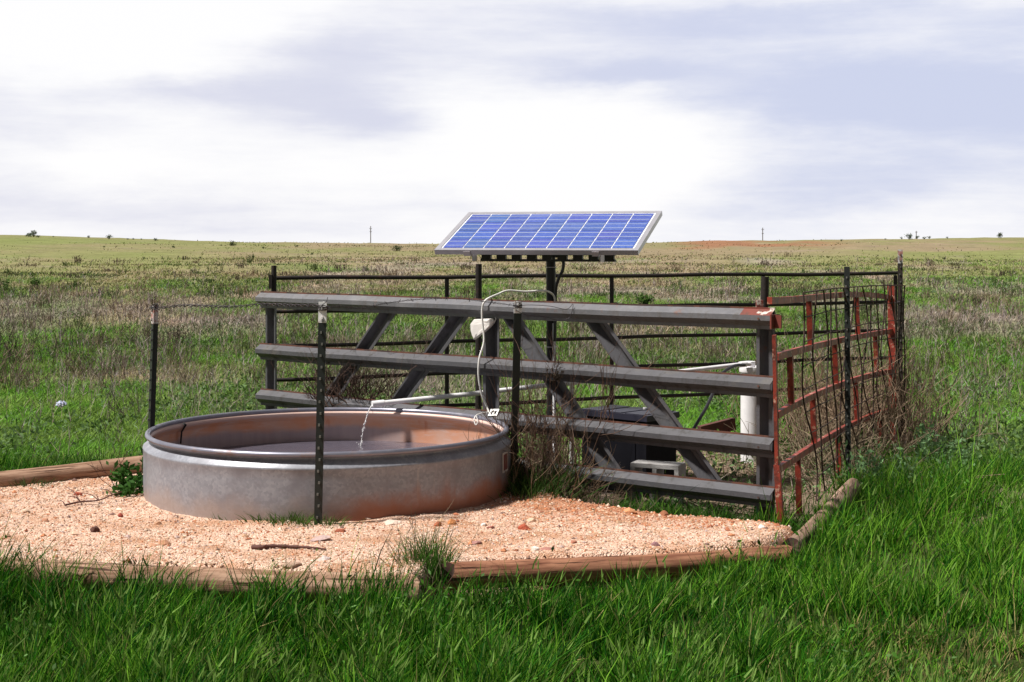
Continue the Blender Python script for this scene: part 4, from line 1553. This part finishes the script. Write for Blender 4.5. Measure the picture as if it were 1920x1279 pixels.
def build_near_grass():
    x, y, z = place(350000, -420, 2330, 870, 1500)
    s = pad_sdf(x, y)
    corner = sstep(.9, 1.6, x) * sstep(10.2, 9.7, y)
    keep = (s > .03 + .05 * RNG.random(len(x)) - corner * .45 * RNG.random(len(x)) ** 2.5)
    # the pen is mostly bare litter
    pen = (x > -2) & (x < 1.9 + (y - 10.4) * .42) & (y > 10.6 - .8 * (x - 1.8)) & (y < 16)
    keep &= ~(pen & (RNG.random(len(x)) > .06))
    right = (x > 1.95 + (y - 9.6) * .40)
    dn = fbm(x * 3.2, y * 3.2, 85)
    keep &= RNG.random(len(x)) < .12 + .88 * sstep(.38, .58, dn)
    x, y, z, s, right, dn = x[keep], y[keep], z[keep], s[keep], right[keep], dn[keep]
    n = len(x)
    patch = fbm(x * 1.1, y * 1.1, 81)
    clump = fbm(x * 4.5, y * 4.5, 83)
    h = .05 + .15 * patch * RNG.random(n) ** .5 + .26 * RNG.random(n) * sstep(.3, .75, clump) + .06 * sstep(.45, .7, dn)
    h *= 1 + .25 * sstep(.5, .05, s) * (x < -.5)
    h *= 1 - .42 * sstep(.75, .1, s) * sstep(-.5, -.35, x) * sstep(1.25, .85, x)
    h *= 1 - .25 * sstep(.6, .05, s) * (x < -.5) * (RNG.random(n) < .7)
    # rank clumps lean over the left log
    rank = (x < -.55) & (s < .42) & (RNG.random(n) < sstep(.46, .62, fbm(x * 2.4, y * .8, 87)))
    h = np.where(rank, RNG.uniform(.20, .46, n), h)
    lush = (x > 1.83 + (y - 9.42) * .394) & (x < 2.75 + (y - 9.42) * .40) & (y > 9.5) & (y < 11.9)
    h = np.where(lush, h * 1.2 + .10 * RNG.random(n), h)
    lg = np.abs((x - 1.757) - (y - 9.42) * .394)
    h *= np.where((lg < .22) & ((x - 1.757) < (y - 9.42) * .394 + .05) & (y > 8.9) & (y < 12) & (x < 2.6), .45, 1)
    # trodden short grass in the lower right corner and farther right
    short = sstep(1.4, 2.2, x) * sstep(7.9, 7.2, y) + sstep(12, 16, y)
    h *= 1 - .45 * np.clip(short, 0, 1)
    tall = RNG.random(n) < .05
    h = np.where(tall, h * 1.45, h)
    yellow = sstep(1.3, 2.0, x) * sstep(8.0, 7.2, y)
    c = green_cols(n, x, y)
    straw = RNG.random(n) < (.03 + .34 * yellow)
    c[straw] = np.array([.26, .23, .10]) * RNG.uniform(.7, 1.2, (straw.sum(), 1))
    dv = unit_dirs(n, .24)
    bend = np.stack([RNG.normal(.08, .24, n), RNG.normal(0, .24, n), -np.abs(RNG.normal(0, .14, n))], 1)
    wd = RNG.uniform(.0042, .0092, n)
    tip = c * np.array([1.25, 1.18, 1.1])
    part = [ribbons(np.stack([x, y, z - .02], 1), dv, h, wd, bend, c, 3, tip, .85)]
    # seed heads
    m = 5200
    i = RNG.choice(np.where(s > .30)[0], m, replace=False)
    hh = np.minimum(h[i] * RNG.uniform(1.0, 1.35, m), .40)
    dv2 = unit_dirs(m, .16)
    bend2 = np.stack([RNG.normal(.1, .16, m), RNG.normal(0, .16, m), np.full(m, -.05)], 1)
    root = np.stack([x[i], y[i], z[i] - .02], 1)
    cs = np.array([.12, .17, .045]) * RNG.uniform(.7, 1.3, (m, 1))
    part.append(ribbons(root, dv2, hh, np.full(m, .0038), bend2, cs, 3, None, .3))
    tp = root + dv2 * (hh * .92)[:, None] + bend2 * (hh * .92)[:, None]
    dh = dv2 + bend2 * 2
    dh /= np.linalg.norm(dh, axis=1, keepdims=True)
    for q in range(2):
        ch = np.array([.15, .26, .055]) * RNG.uniform(.6, 1.3, (m, 1))
        part.append(ribbons(tp, dh, RNG.uniform(.04, .075, m), RNG.uniform(.007, .012, m), np.zeros((m, 3)), ch, 3, None, .7))
    # small broad leaves of other plants low in the grass
    m = 16000
    i = RNG.choice(n, m, replace=False)
    i = i[fbm(x[i] * 1.7, y[i] * 1.7, 89) > .50]
    m = len(i)
    pos = np.stack([x[i] + RNG.normal(0, .02, m), y[i] + RNG.normal(0, .02, m), z[i] + h[i] * RNG.uniform(.3, 1.0, m)], 1)
    lc = np.where((RNG.random(m) < .3)[:, None], np.array([.10, .19, .06]), np.array([.05, .14, .015])) * RNG.uniform(.6, 1.5, (m, 1))
    part.append(leaves(pos, RNG.uniform(.018, .045, m), lc, 1.0))
    V, Q, T, C = join(part)
    o = np_mesh('tall_grass', V, Q, T, C, M_BLADE)
    tag(o, 'lush green uncut grass in front and right of the gravel pad', 'grass', kind='stuff')


build_near_grass()


def build_prairie_grass():
    parts = []
    # short green and yellow grass, finer farther off
    for (n, y0, y1, hmul) in ((150000, 640, 900, 1.0), (110000, 520, 700, 1.15), (90000, 453, 560, 1.3)):
        x, y, z = place(n, -300, 2220, y0, y1)
        keep = (pad_sdf(x, y) > .05) & (y > 11.0)
        pen = (x > -2.2) & (x < 1.9 + (y - 10.4) * .42) & (y > 10.6 - .8 * (x - 1.8)) & (y < 15.6) & (x > -.4)
        keep &= ~(pen & (RNG.random(len(x)) > np.where(x > .8, .10, .35)))
        x, y, z = x[keep], y[keep], z[keep]
        n = len(x)
        c, dry, yel = prairie(x, y)
        px = y / 1499.0
        h = (.06 + .12 * fbm(x * .8, y * .8, 91) * RNG.random(n) + .05 * RNG.random(n)) * hmul
        clump = fbm(x * .9, y * .55, 93)
        h *= .55 + 1.0 * clump
        h = np.maximum(h, 1.6 * px)
        wd = np.maximum(RNG.uniform(.005, .010, n), RNG.uniform(.7, 1.1, n) * px)
        v = RNG.uniform(.45, 1.65, (n, 1))
        cc = c * v * (1.15 + .25 * (y[:, None] < 24))
        spot = fbm(x * .55, y * .16, 97)
        dk = (spot > .60) & (RNG.random(n) < .6) & (y > 30)
        cc[dk] = np.array([.07, .085, .04]) * RNG.uniform(.6, 1.3, (dk.sum(), 1))
        tn = (spot < .43) & (RNG.random(n) < .5) & (y > 40)
        cc[tn] = np.array([.31, .25, .165]) * RNG.uniform(.7, 1.2, (tn.sum(), 1))
        lush = (clump > .55) & (dry < .6)
        cc[lush] = cc[lush] * np.array([.8, 1.08, .7])
        silver = RNG.random(n) < .06 * (1 - yel)
        cc[silver] = np.array([.20, .27, .19]) * RNG.uniform(.7, 1.3, (silver.sum(), 1))
        dv = unit_dirs(n, .40)
        bend = np.stack([RNG.normal(.1, .4, n), RNG.normal(0, .4, n), -np.abs(RNG.normal(0, .25, n))], 1)
        parts.append(ribbons(np.stack([x, y, z - .02], 1), dv, h, wd, bend, cc, 2, cc * 1.12, .6))
    V, Q, T, C = join(parts)
    o = np_mesh('prairie_grass', V, Q, T, C, M_BLADE)
    tag(o, 'short mixed green and yellowed grass covering the open prairie', 'grass', kind='stuff')


build_prairie_grass()


def stalks(x, y, z, h, col, twigs=6, spread=.5, px=None, wmin=.0035):
    """Dead forb stems with side twigs."""
    n = len(x)
    px = y / 1499.0
    root = np.stack([x, y, z - .03], 1)
    dv = unit_dirs(n, .16)
    bend = np.stack([RNG.normal(0, .12, n), RNG.normal(0, .12, n), np.zeros(n)], 1)
    wd = np.maximum(wmin, .55 * px)
    parts = [ribbons(root, dv, h, wd, bend, col, 2, None, .5)]
    for k in range(twigs):
        t = RNG.uniform(.35, .95, n)
        b = root + dv * (h * t)[:, None] + bend * (h * t * t)[:, None]
        d2 = dv + RNG.normal(0, spread, (n, 3)) * np.array([1, 1, .4])
        d2 /= np.linalg.norm(d2, axis=1, keepdims=True)
        L = h * RNG.uniform(.15, .38, n)
        parts.append(ribbons(b, d2, L, np.maximum(wmin * .7, .42 * px), np.zeros((n, 3)) + np.array([0, 0, .12]), col * RNG.uniform(.75, 1.3, (n, 1)), 2, None, .2))
    return parts


def build_dry_weeds():
    x, y, z = place(25000, -260, 2180, 478, 760)
    c, dry, yel = prairie(x, y)
    p = np.clip(dry * .9 + .13, 0, 1) * (1 - .55 * yel * (1 - dry))
    keep = (RNG.random(len(x)) < p) & (y > 17)
    x, y, z, dry = x[keep], y[keep], z[keep], dry[keep]
    n = len(x)
    h = RNG.uniform(.18, .48, n) * (.6 + .7 * fbm(x * .4, y * .3, 101))
    pal = np.array([(.30, .25, .225), (.36, .30, .27), (.22, .175, .165), (.38, .31, .24), (.31, .26, .265)])
    col = pal[RNG.integers(0, len(pal), n)] * RNG.uniform(.75, 1.2, (n, 1))
    parts = stalks(x, y, z, h, col, 6, .45)
    # twiggy clumps nearer by
    x, y, z = place(2600, -200, 2150, 640, 880)
    keep = (pad_sdf(x, y) > .3) & (y > 13.5)
    keep &= ~((x > -2.3) & (x < 1.9 + (y - 10.4) * .42) & (y < 16.3))
    keep &= RNG.random(len(x)) < sstep(.45, .62, fbm(x * .7, y * .45, 103)) * .8 + .05
    x, y, z = x[keep], y[keep], z[keep]
    n = len(x)
    h = RNG.uniform(.18, .5, n)
    col = pal[RNG.integers(0, len(pal), n)] * RNG.uniform(.6, 1.2, (n, 1))
    parts += stalks(x, y, z, h, col, 9, .6, wmin=.0028)
    # rough clumps one can make out across the middle distance
    x, y, z = place(650, -250, 2170, 486, 740)
    keep = (y > 17)
    x, y = x[keep], y[keep]
    k = RNG.integers(10, 26, len(x))
    tone = np.repeat(np.array([(.10, .075, .06), (.17, .13, .10), (.07, .11, .035), (.24, .19, .13), (.10, .13, .05)])[RNG.integers(0, 5, len(x))], k, 0)
    rad = np.repeat(RNG.uniform(.10, .34, len(x)), k); hh = np.repeat(RNG.uniform(.18, .48, len(x)), k)
    x = np.repeat(x, k) + RNG.normal(0, 1, k.sum()) * rad; y = np.repeat(y, k) + RNG.normal(0, 1, k.sum()) * rad
    parts += stalks(x, y, ground_z(x, y), hh * RNG.uniform(.5, 1.1, len(x)), tone * RNG.uniform(.7, 1.3, (len(x), 1)), 7, .6)
    V, Q, T, C = join(parts)
    o = np_mesh('dry_weeds', V, Q, T, C, M_DRY)
    tag(o, 'belt of dead grey brown weed stalks across the prairie', 'weeds', kind='stuff')


build_dry_weeds()


def build_broadleaf():
    x, y, z = place(16000, -200, 2150, 560, 885)
    k = fbm(x * .8, y * .5, 111)
    keep = (pad_sdf(x, y) > .25) & (y > 12.5) & (RNG.random(len(x)) < sstep(.48, .66, k))
    x, y, z = x[keep], y[keep], z[keep]
    parts = []
    n = len(x)
    for q in range(5):
        pos = np.stack([x + RNG.normal(0, .05, n), y + RNG.normal(0, .05, n), z + RNG.uniform(.02, .20, n)], 1)
        c = np.where((RNG.random(n) < .45)[:, None], np.array([.13, .21, .085]), np.array([.075, .14, .03])) * RNG.uniform(.7, 1.3, (n, 1))
        parts.append(leaves(pos, np.maximum(RNG.uniform(.035, .08, n), 1.6 * y / 1499), c, 1.2))
    V, Q, T, C = join(parts)
    o = np_mesh('broadleaf_weeds', V, Q, T, C, M_BLADE)
    tag(o, 'low silvery and green broadleaf weeds among the prairie grass', 'weeds', kind='stuff')


build_broadleaf()


def build_litter():
    """Fallen stalks on the pen floor."""
    n = 4200
    x = RNG.uniform(.2, 3.9, n); y = RNG.uniform(10.8, 15.4, n)
    keep = (x < 1.75 + (y - 10.4) * .42) & (y > 10.75 - .8 * (x - 1.8)) & (pad_sdf(x, y) > .1)
    x, y = x[keep], y[keep]
    n = len(x)
    z = ground_z(x, y)
    dv = np.stack([RNG.normal(size=n), RNG.normal(size=n), np.abs(RNG.normal(0, .18, n))], 1)
    dv /= np.linalg.norm(dv, axis=1, keepdims=True)
    pal = np.array([(.30, .24, .18), (.22, .15, .11), (.36, .31, .25), (.14, .09, .07)])
    c = pal[RNG.integers(0, 4, n)] * RNG.uniform(.7, 1.2, (n, 1))
    parts = [ribbons(np.stack([x, y, z + .012], 1), dv, RNG.uniform(.06, .32, n), RNG.uniform(.004, .009, n), np.zeros((n, 3)), c, 2, None, .4)]
    m = 1500
    i = RNG.choice(n, m)
    pos = np.stack([x[i], y[i], z[i] + RNG.uniform(.01, .10, m)], 1)
    parts.append(leaves(pos, RNG.uniform(.03, .07, m), np.array([.11, .17, .075]) * RNG.uniform(.6, 1.4, (m, 1)), 1.0))
    V, Q, T, C = join(parts)
    o = np_mesh('dead_stalk_litter', V, Q, T, C, M_DRY)
    tag(o, 'fallen dead stalks and low leaves on the pen floor', 'debris', kind='stuff')


build_litter()


def twig_tree(rnd, root, direction, length, r, depth, out, curl=.35, split=3, up=.15):
    """Collects (points, radii) of a dry branching stem."""
    pts = [Vector(root)]
    d_ = Vector(direction).normalized()
    k = 5
    for i in range(k):
        d_ = (d_ + Vector((rnd.gauss(0, curl), rnd.gauss(0, curl), rnd.gauss(up, curl * .6))) * .35).normalized()
        pts.append(pts[-1] + d_ * (length / k))
    out.append((pts, [r * (1 - .6 * i / k) for i in range(k + 1)]))
    if depth > 0:
        for s in range(split):
            i = rnd.randint(1, k)
            dd = (d_ + Vector((rnd.gauss(0, .8), rnd.gauss(0, .8), rnd.gauss(.1, .45)))).normalized()
            twig_tree(rnd, pts[i], dd, length * rnd.uniform(.4, .65), r * .62, depth - 1, out, curl, split, up)


def col_mesh(name, segs, col, mat, parent, rnd, sides=3):
    V, Fq, C = [], [], []
    for pts, rs in segs:
        m = MB()
        m.tube(pts, rs, sides, caps=False)
        b = len(V)
        V += m.v
        Fq += [tuple(b + i for i in f) for f in m.f]
        k = rnd.uniform(.65, 1.3)
        C += [tuple(c * k for c in col)] * len(m.v)
    base = parent_world(parent)
    v = np.array(V) - np.array(base)
    o = np_mesh(name, v, np.array(Fq), None, np.array(C), mat, True)
    o.parent = parent
    return o


def plant(name, loc, label, cat, stems, length, r, depth, col, seed, spread=.6, split=3, leaf=None, group=None, blade=None, up=.15, lean=(0, 0), wid=.06, flare=.22):
    rnd = random.Random(seed)
    loc = Vector(loc)
    t = thing(name, loc, label, cat, group)
    segs = []
    for s in range(stems):
        twig_tree(rnd, loc + Vector((rnd.gauss(0, wid), rnd.gauss(0, wid), -.03)), (rnd.gauss(lean[0], spread), rnd.gauss(lean[1], spread), 1), length * rnd.uniform(.6, 1.1), r, depth, segs, .4, split, up)
    if stems:
        col_mesh('stems', segs, col, M_DRY, t, rnd)
    base = np.array(loc)
    if leaf:
        n, size, lc, rad, hgt = leaf
        if stems:
            tips = np.array([tuple(p) for pts, _ in segs for p in pts[1:]])
            pos = tips[RNG.integers(0, len(tips), n)] + RNG.normal(0, .025, (n, 3))
            pos[:, 2] = np.maximum(pos[:, 2], base[2] + .01)
        else:
            pos = base + np.stack([RNG.normal(0, rad, n), RNG.normal(0, rad, n), np.abs(RNG.normal(0, hgt, n))], 1)
        c = np.array(lc) * RNG.uniform(.6, 1.4, (n, 1))
        V, q, tr, C = leaves(pos, RNG.uniform(size * .6, size * 1.3, n), c, .9)
        o = np_mesh('leaves', V - base, q, None, C, M_BLADE)
        o.parent = t
    if blade:
        n, hgt, bc, rad = blade
        pos = base + np.stack([RNG.normal(0, rad, n), RNG.normal(0, rad, n), np.full(n, -.02)], 1)
        h = hgt * RNG.uniform(.45, 1.1, n)
        c = np.array(bc) * RNG.uniform(.6, 1.35, (n, 1))
        out = (pos - base) * np.array([1, 1, 0]) / max(rad, .01) * flare
        dv = unit_dirs(n, .2) + out
        dv /= np.linalg.norm(dv, axis=1, keepdims=True)
        bend = out * .6 + RNG.normal(0, .2, (n, 3)) * np.array([1, 1, .3]) - np.array([0, 0, .12])
        V, q, tr, C = ribbons(pos, dv, h, RNG.uniform(.004, .008, n), bend, c, 3, c * 1.15, .85)
        o = np_mesh('blades', V - base, q, tr, C, M_BLADE)
        o.parent = t
    return t


def gpt(px, Y):
    q = PX(px, Y, 0)
    return Vector((q.x, q.y, float(ground_z(q.x, q.y))))


def ppt(px, Y):
    q = PX(px, Y, 0)
    return Vector((q.x, q.y, float(pad_z(q.x, q.y))))


BR = (.13, .085, .07); TAN = (.27, .21, .145); GREY = (.2, .165, .15); GREEN = (.06, .13, .02); DKGREEN = (.03, .085, .014); SILV = (.135, .235, .105)
# tufts along the tank foot
GT = 'grass tufts at the tank foot'
for px, Y, h, nb, lab in ((422, 10.02, .085, 40, 'sparse grass sprig at the tank foot farthest left'), (376, 10.13, .06, 22, 'tiny grass sprig at the tank foot left of the others'), (427, 9.97, .08, 60, 'dense little grass tuft at the tank foot left of front post'),
                          (487, 9.86, .09, 60, 'thin wispy grass tuft second left of the front post'), (527, 9.80, .12, 130, 'wide grass tuft just left of the front post'),
                          (556, 9.78, .12, 120, 'bushy grass tuft touching left side of the front post'), (609, 9.72, .10, 100, 'grass tuft at right side of the front post foot')):
    plant('grass_tuft', ppt(px, Y), lab, 'grass tuft', 0, 0, 0, 0, GREEN, px, blade=(nb, h, (.06, .12, .025), .035 if nb < 100 else .055), group=GT)
plant('leafy_weed', ppt(247, 11.0), 'leafy green weed with dark dead stems beside the left post', 'weed', 7, .22, .004, 1, (.05, .025, .02), 5, .8, 2, leaf=(420, .06, DKGREEN, .09, .06), lean=(-.25, 0), wid=.05)
plant('dead_weed', ppt(222, 11.2), 'dark dead twiggy weed leaning left beside the leafy weed', 'weed', 5, .26, .0045, 2, (.07, .035, .028), 6, .5, 3, lean=(-.5, 0), wid=.05)
for k, (px, py) in enumerate(((55, 908), (10, 905))):
    plant('grass_tuft', on_pad(px, py), ('dark grass tuft in front of the back left log', 'dark grass tuft against back left log at frame edge')[k], 'grass tuft', 0, 0, 0, 0, GREEN, 60 + k, blade=(170, .10, (.06, .09, .03), .09), group='grass tufts by the back left log')
plant('grass_clump', on_pad(805, 1085, -.1), 'tall grass clump with dry stems between the two front logs', 'grass', 22, .38, .0032, 1, TAN, 8, .35, 2, blade=(380, .36, (.06, .13, .022), .055), wid=.08, flare=.10)
# dead bushes tangled in the barrier
plant('dead_bush', PX(655, 13.15, .40), 'tangled dead brown bush caught in the left end of the barrier', 'bush', 60, .42, .0062, 2, (.085, .055, .045), 9, .9, 3, up=.12, wid=.16, lean=(.1, 0))
plant('dead_bush', gpt(722, 12.9), 'thin dead brown weed rising behind the tank beside the water pipe', 'bush', 16, .95, .0055, 2, BR, 10, .22, 3, up=.5, wid=.16)
plant('dead_bush', ppt(1030, 11.25), 'dead tan bush with green grass between tank and barrier', 'bush', 46, .62, .0065, 2, (.17, .115, .075), 11, .5, 3, blade=(1500, .33, (.04, .09, .018), .20), up=.25, wid=.16)
plant('dead_bush', gpt(1040, 11.6), 'tall thin dead weed standing against the barrier right of the tank', 'bush', 30, 1.0, .006, 2, (.13, .08, .06), 12, .22, 3, up=.5, wid=.18)
plant('dead_bush', ppt(1085, 11.0), 'low dead grey bush under the barrier right of the tank', 'bush', 34, .34, .0055, 2, GREY, 13, .7, 3, leaf=(300, .04, (.07, .09, .03), .1, .1), blade=(600, .17, (.05, .11, .02), .17), up=.15, wid=.16)
plant('grass_clump', ppt(985, 10.95), 'shaded grass clump at right foot of the tank', 'grass', 6, .3, .004, 2, TAN, 14, .6, 3, blade=(500, .17, (.045, .09, .02), .14), wid=.12)
plant('dead_bush', ppt(1125, 10.72), 'low green and brown weed hiding left end of the bottom rail', 'bush', 26, .34, .005, 2, (.17, .12, .085), 40, .6, 3, blade=(700, .24, (.045, .10, .018), .15), up=.2, wid=.14)
plant('dead_bush', ppt(1000, 11.1), 'brown dead weeds pressed against right side of the tank', 'bush', 34, .5, .006, 2, (.12, .08, .06), 41, .4, 3, blade=(500, .30, (.04, .085, .018), .12), up=.35, wid=.12)
plant('seed_head', bar_front(1048, 708, .05), 'dark curled dead seed head caught on the barrier second rail', 'weed', 7, .10, .006, 2, (.06, .045, .035), 15, .9, 3, leaf=(90, .03, (.10, .08, .06), .1, .1), wid=.02)
for k, (px, Y) in enumerate(((1130, 10.95), (1200, 10.85), (1270, 10.75), (1330, 10.62), (1450, 10.4))):
    plant('grass_tuft', gpt(px, Y) + UP * .05, ('short grass growing below the bottom rail right of dead bushes', 'short grass below the bottom rail under the concrete block', 'short grass below the bottom rail left of the brace foot', 'sparse grass below bottom rail right of the brace foot', 'grass at the foot of the barrier right post')[k],
          'grass tuft', 0, 0, 0, 0, GREEN, 70 + k, blade=(330, .17, (.05, .115, .02), .11), group='grass tufts below the barrier')
# heap of dead stalks behind the gate, and weeds outside it
plant('dead_stalk_heap', gpt(1592, 14.9), 'heap of tan dead stalks piled against the inside of red gate', 'weeds', 430, .85, .006, 1, (.30, .215, .15), 16, .38, 2, up=.25, wid=.38)
plant('dead_stalk_heap', gpt(1680, 15.3), 'brown dead stalks gathered around the far gate post', 'weeds', 46, 1.1, .006, 1, (.13, .085, .065), 17, .08, 2, up=.5, wid=.10)
plant('dead_stalk_heap', gpt(1560, 13.6), 'low heap of tan dead stalks in the pen near gate middle', 'weeds', 200, .5, .0055, 1, TAN, 18, .8, 2, up=.05, wid=.30)
plant('dead_weed', gpt(1755, 15.6), 'leggy brown dead weed standing right of the far gate post', 'weed', 14, .62, .004, 2, BR, 19, .45, 3, up=.3, wid=.2)
plant('dead_weed', gpt(1778, 15.0), 'single dark upright dead stem in the grass right of gate', 'weed', 1, .85, .007, 1, (.04, .03, .025), 20, .05, 4, up=.6, wid=.01)
plant('dead_weed', gpt(1830, 15.6), 'sprawling thin dead weed at right of the dark stem', 'weed', 8, .5, .004, 2, BR, 21, .9, 3, up=.05, wid=.15)
for k, (px, Y, n_) in enumerate(((1735, 13.9, 420), (1640, 12.6, 260), (1775, 13.6, 260), (1700, 12.4, 200))):
    plant('silver_weed', gpt(px, Y), ('pale silvery leafed weed clump right of the red gate', 'silvery weed at the foot of the gate middle post', 'silvery weed sprig at right of the biggest silvery clump', 'small silvery weed in front of the biggest silvery clump')[k], 'weed',
          12, .30, .004, 1, (.13, .17, .10), 30 + k, .55, 2, leaf=(n_, .055, SILV, .1, .1), blade=(320, .20, (.045, .10, .022), .20), group='silvery weeds outside the gate', wid=.13)
mb = MB()
for k in range(5):
    a_ = gpt(1625 + k * 12, 12.25 + .06 * k) + UP * .05
    mb.tube([a_, a_ + Vector((.55 + .1 * k, .05, .015 * k))], [.006, .004], 5)
tag(mb.build('dead_stick_bundle', surf('straw_stick', (.30, .22, .15), [], .9)), 'few straw coloured sticks lying in grass right of the log', 'sticks')
# left prairie individuals
plant('dead_bush', gpt(22, 21.5), 'tan dead bush in the grass at left edge of the picture', 'bush', 22, .55, .006, 2, (.24, .17, .13), 22, .5, 3, up=.2, wid=.25)
plant('dead_bush', gpt(30, 27), 'dark twiggy dead bush behind the tan one at left edge', 'bush', 26, .75, .007, 2, (.07, .05, .045), 23, .4, 3, up=.3, wid=.5)
plant('dead_bush', gpt(236, 17.2), 'leggy grey dead weed in grass left of the black post', 'bush', 9, .48, .005, 2, (.12, .095, .08), 24, .35, 3, up=.3, wid=.12)
plant('dead_bush', gpt(185, 24), 'brown twiggy dead bush in the middle of left grass', 'bush', 14, .5, .006, 2, (.11, .08, .065), 25, .5, 3, up=.2, wid=.25)
plant('dead_bush', gpt(500, 22), 'small dark dead weed left of the barrier end', 'bush', 10, .4, .006, 2, (.09, .06, .05), 26, .4, 3, up=.2, wid=.2)
plant('tall_weed', gpt(66, 58), 'upright green weed standing in the brown belt at far left', 'weed', 5, .62, .012, 1, (.09, .13, .04), 27, .08, 2, leaf=(150, .11, (.085, .15, .04), .2, .4), up=.8, wid=.08)
plant('tall_weed', gpt(10, 56), 'green weed at the left edge of picture in the brown belt', 'weed', 6, .5, .012, 1, (.09, .13, .04), 28, .12, 2, leaf=(150, .11, (.085, .15, .04), .2, .4), up=.7, wid=.12)
plant('tall_weed', gpt(1215, 46), 'green weed on the prairie behind right half of the barrier', 'weed', 8, .4, .015, 1, (.06, .1, .03), 29, .3, 3, leaf=(240, .12, (.06, .12, .025), .2, .4), up=.4, wid=.15)
# far shrubs: one distinct by the left pole, the others alike
def shrub(px, Y, r, label, seed, group=None, col=(.06, .085, .035)):
    loc = gpt(px, Y)
    t = thing('shrub', loc, label, 'shrub', group)
    rnd = random.Random(seed)
    segs = []
    for s in range(4):
        twig_tree(rnd, loc - UP * .1, (rnd.gauss(0, .5), rnd.gauss(0, .5), 1), r * 1.3, r * .05, 1, segs)
    col_mesh('branches', segs, (.05, .04, .03), M_DRY, t, rnd)
    n = 260
    ctr = np.array([(rnd.gauss(0, r * .45), rnd.gauss(0, r * .45), r * rnd.uniform(.35, 1.25)) for _ in range(9)])
    pos = ctr[RNG.integers(0, 9, n)] + RNG.normal(0, r * .26, (n, 3))
    pos[:, 2] = np.maximum(pos[:, 2], .03)
    V, q, tr, C = leaves(pos, RNG.uniform(.25, .45, n) * r, np.array(col) * RNG.uniform(.6, 1.5, (n, 1)), .7)
    o = np_mesh('crown', V, q, None, C, M_BLADE)
    o.parent = t
    return t


def copy_tree(o, parent=None):
    c = o.copy()
    scene.collection.objects.link(c)
    c.parent = parent
    for ch in o.children:
        copy_tree(ch, c)
    return c


shrub(743, 175, .50, 'lone dark green shrub on the slope right of the left utility pole', 1)
shrub(1874, 250, .55, 'small dark round shrub on the right horizon', 2)
gs = 'dark shrubs scattered on the far slopes'
ls = 'small dark shrub scattered on the far grassy slope'
protos = [shrub(62, 235, .62, ls, 3, gs), shrub(205, 245, .45, ls, 4, gs), shrub(436, 190, .42, ls, 5, gs), shrub(1705, 250, .55, ls, 6, gs, (.05, .08, .025))]
for i, (px, Y, s_) in enumerate(((53, 238, 1.1), (72, 232, .9), (100, 250, .5), (166, 252, .6), (239, 240, .6), (250, 244, .7), (292, 235, .75), (265, 246, .5), (415, 190, .6), (557, 205, .5), (494, 170, .55), (195, 160, .5), (325, 170, .5),
                                 (1720, 252, 1.0), (1733, 250, .8), (1690, 252, .6), (1742, 254, .9), (1660, 250, .45), (1578, 245, .6), (1776, 250, .5), (1540, 252, .35), (1770, 120, .35), (375, 120, .4), (270, 110, .4), (585, 140, .4))):
    c_ = copy_tree(protos[3 if px > 1500 else i % 3])
    c_.location = gpt(px, Y)
    s_ *= .62
    c_.scale = (s_, s_, s_ * (.8 + .1 * (i % 4)))
    c_.rotation_euler = (0, 0, i * 1.3)

# utility poles beyond the crest
def utility_pole(px, ytop, Y, label, arms):
    top = P(px, ytop, Y)
    q = PX(px, Y, 0)
    gz = float(ground_z(q.x, q.y))
    t = thing('utility_pole', (q.x, q.y, gz), label, 'utility pole', 'utility poles on the horizon')
    mb = MB()
    mb.tube([(q.x, q.y, gz - 1), (q.x, q.y, top.z)], [.30, .22], 10)
    mb.build('pole', M_POLE, t)
    for dz, wd in arms:
        mb = MB()
        mb.box((q.x, q.y - .3, top.z - dz), (wd, 0, 0), (0, .08, 0), (0, 0, .11))
        for s in (-1, 1):
            mb.tube([(q.x + s * wd * .9, q.y - .3, top.z - dz + .11), (q.x + s * wd * .9, q.y - .3, top.z - dz + .5)], .07, 6)
        mb.build('crossarm', M_POLE, t)


utility_pole(695, 424, 900, 'thin grey utility pole on the horizon left of the solar panel', ((1.6, .75), (3.4, .6)))
utility_pole(1430, 427, 900, 'thin grey utility pole on the horizon above right end of the barrier', ((1.2, .75), (3.6, .6)))
utility_pole(1718, 433, 900, 'short thin utility pole on the horizon beside low shrubs at right', ((.9, .6),))
print('OBJECTS', len(bpy.data.objects), 'FACES', sum(len(m.polygons) for m in bpy.data.meshes))
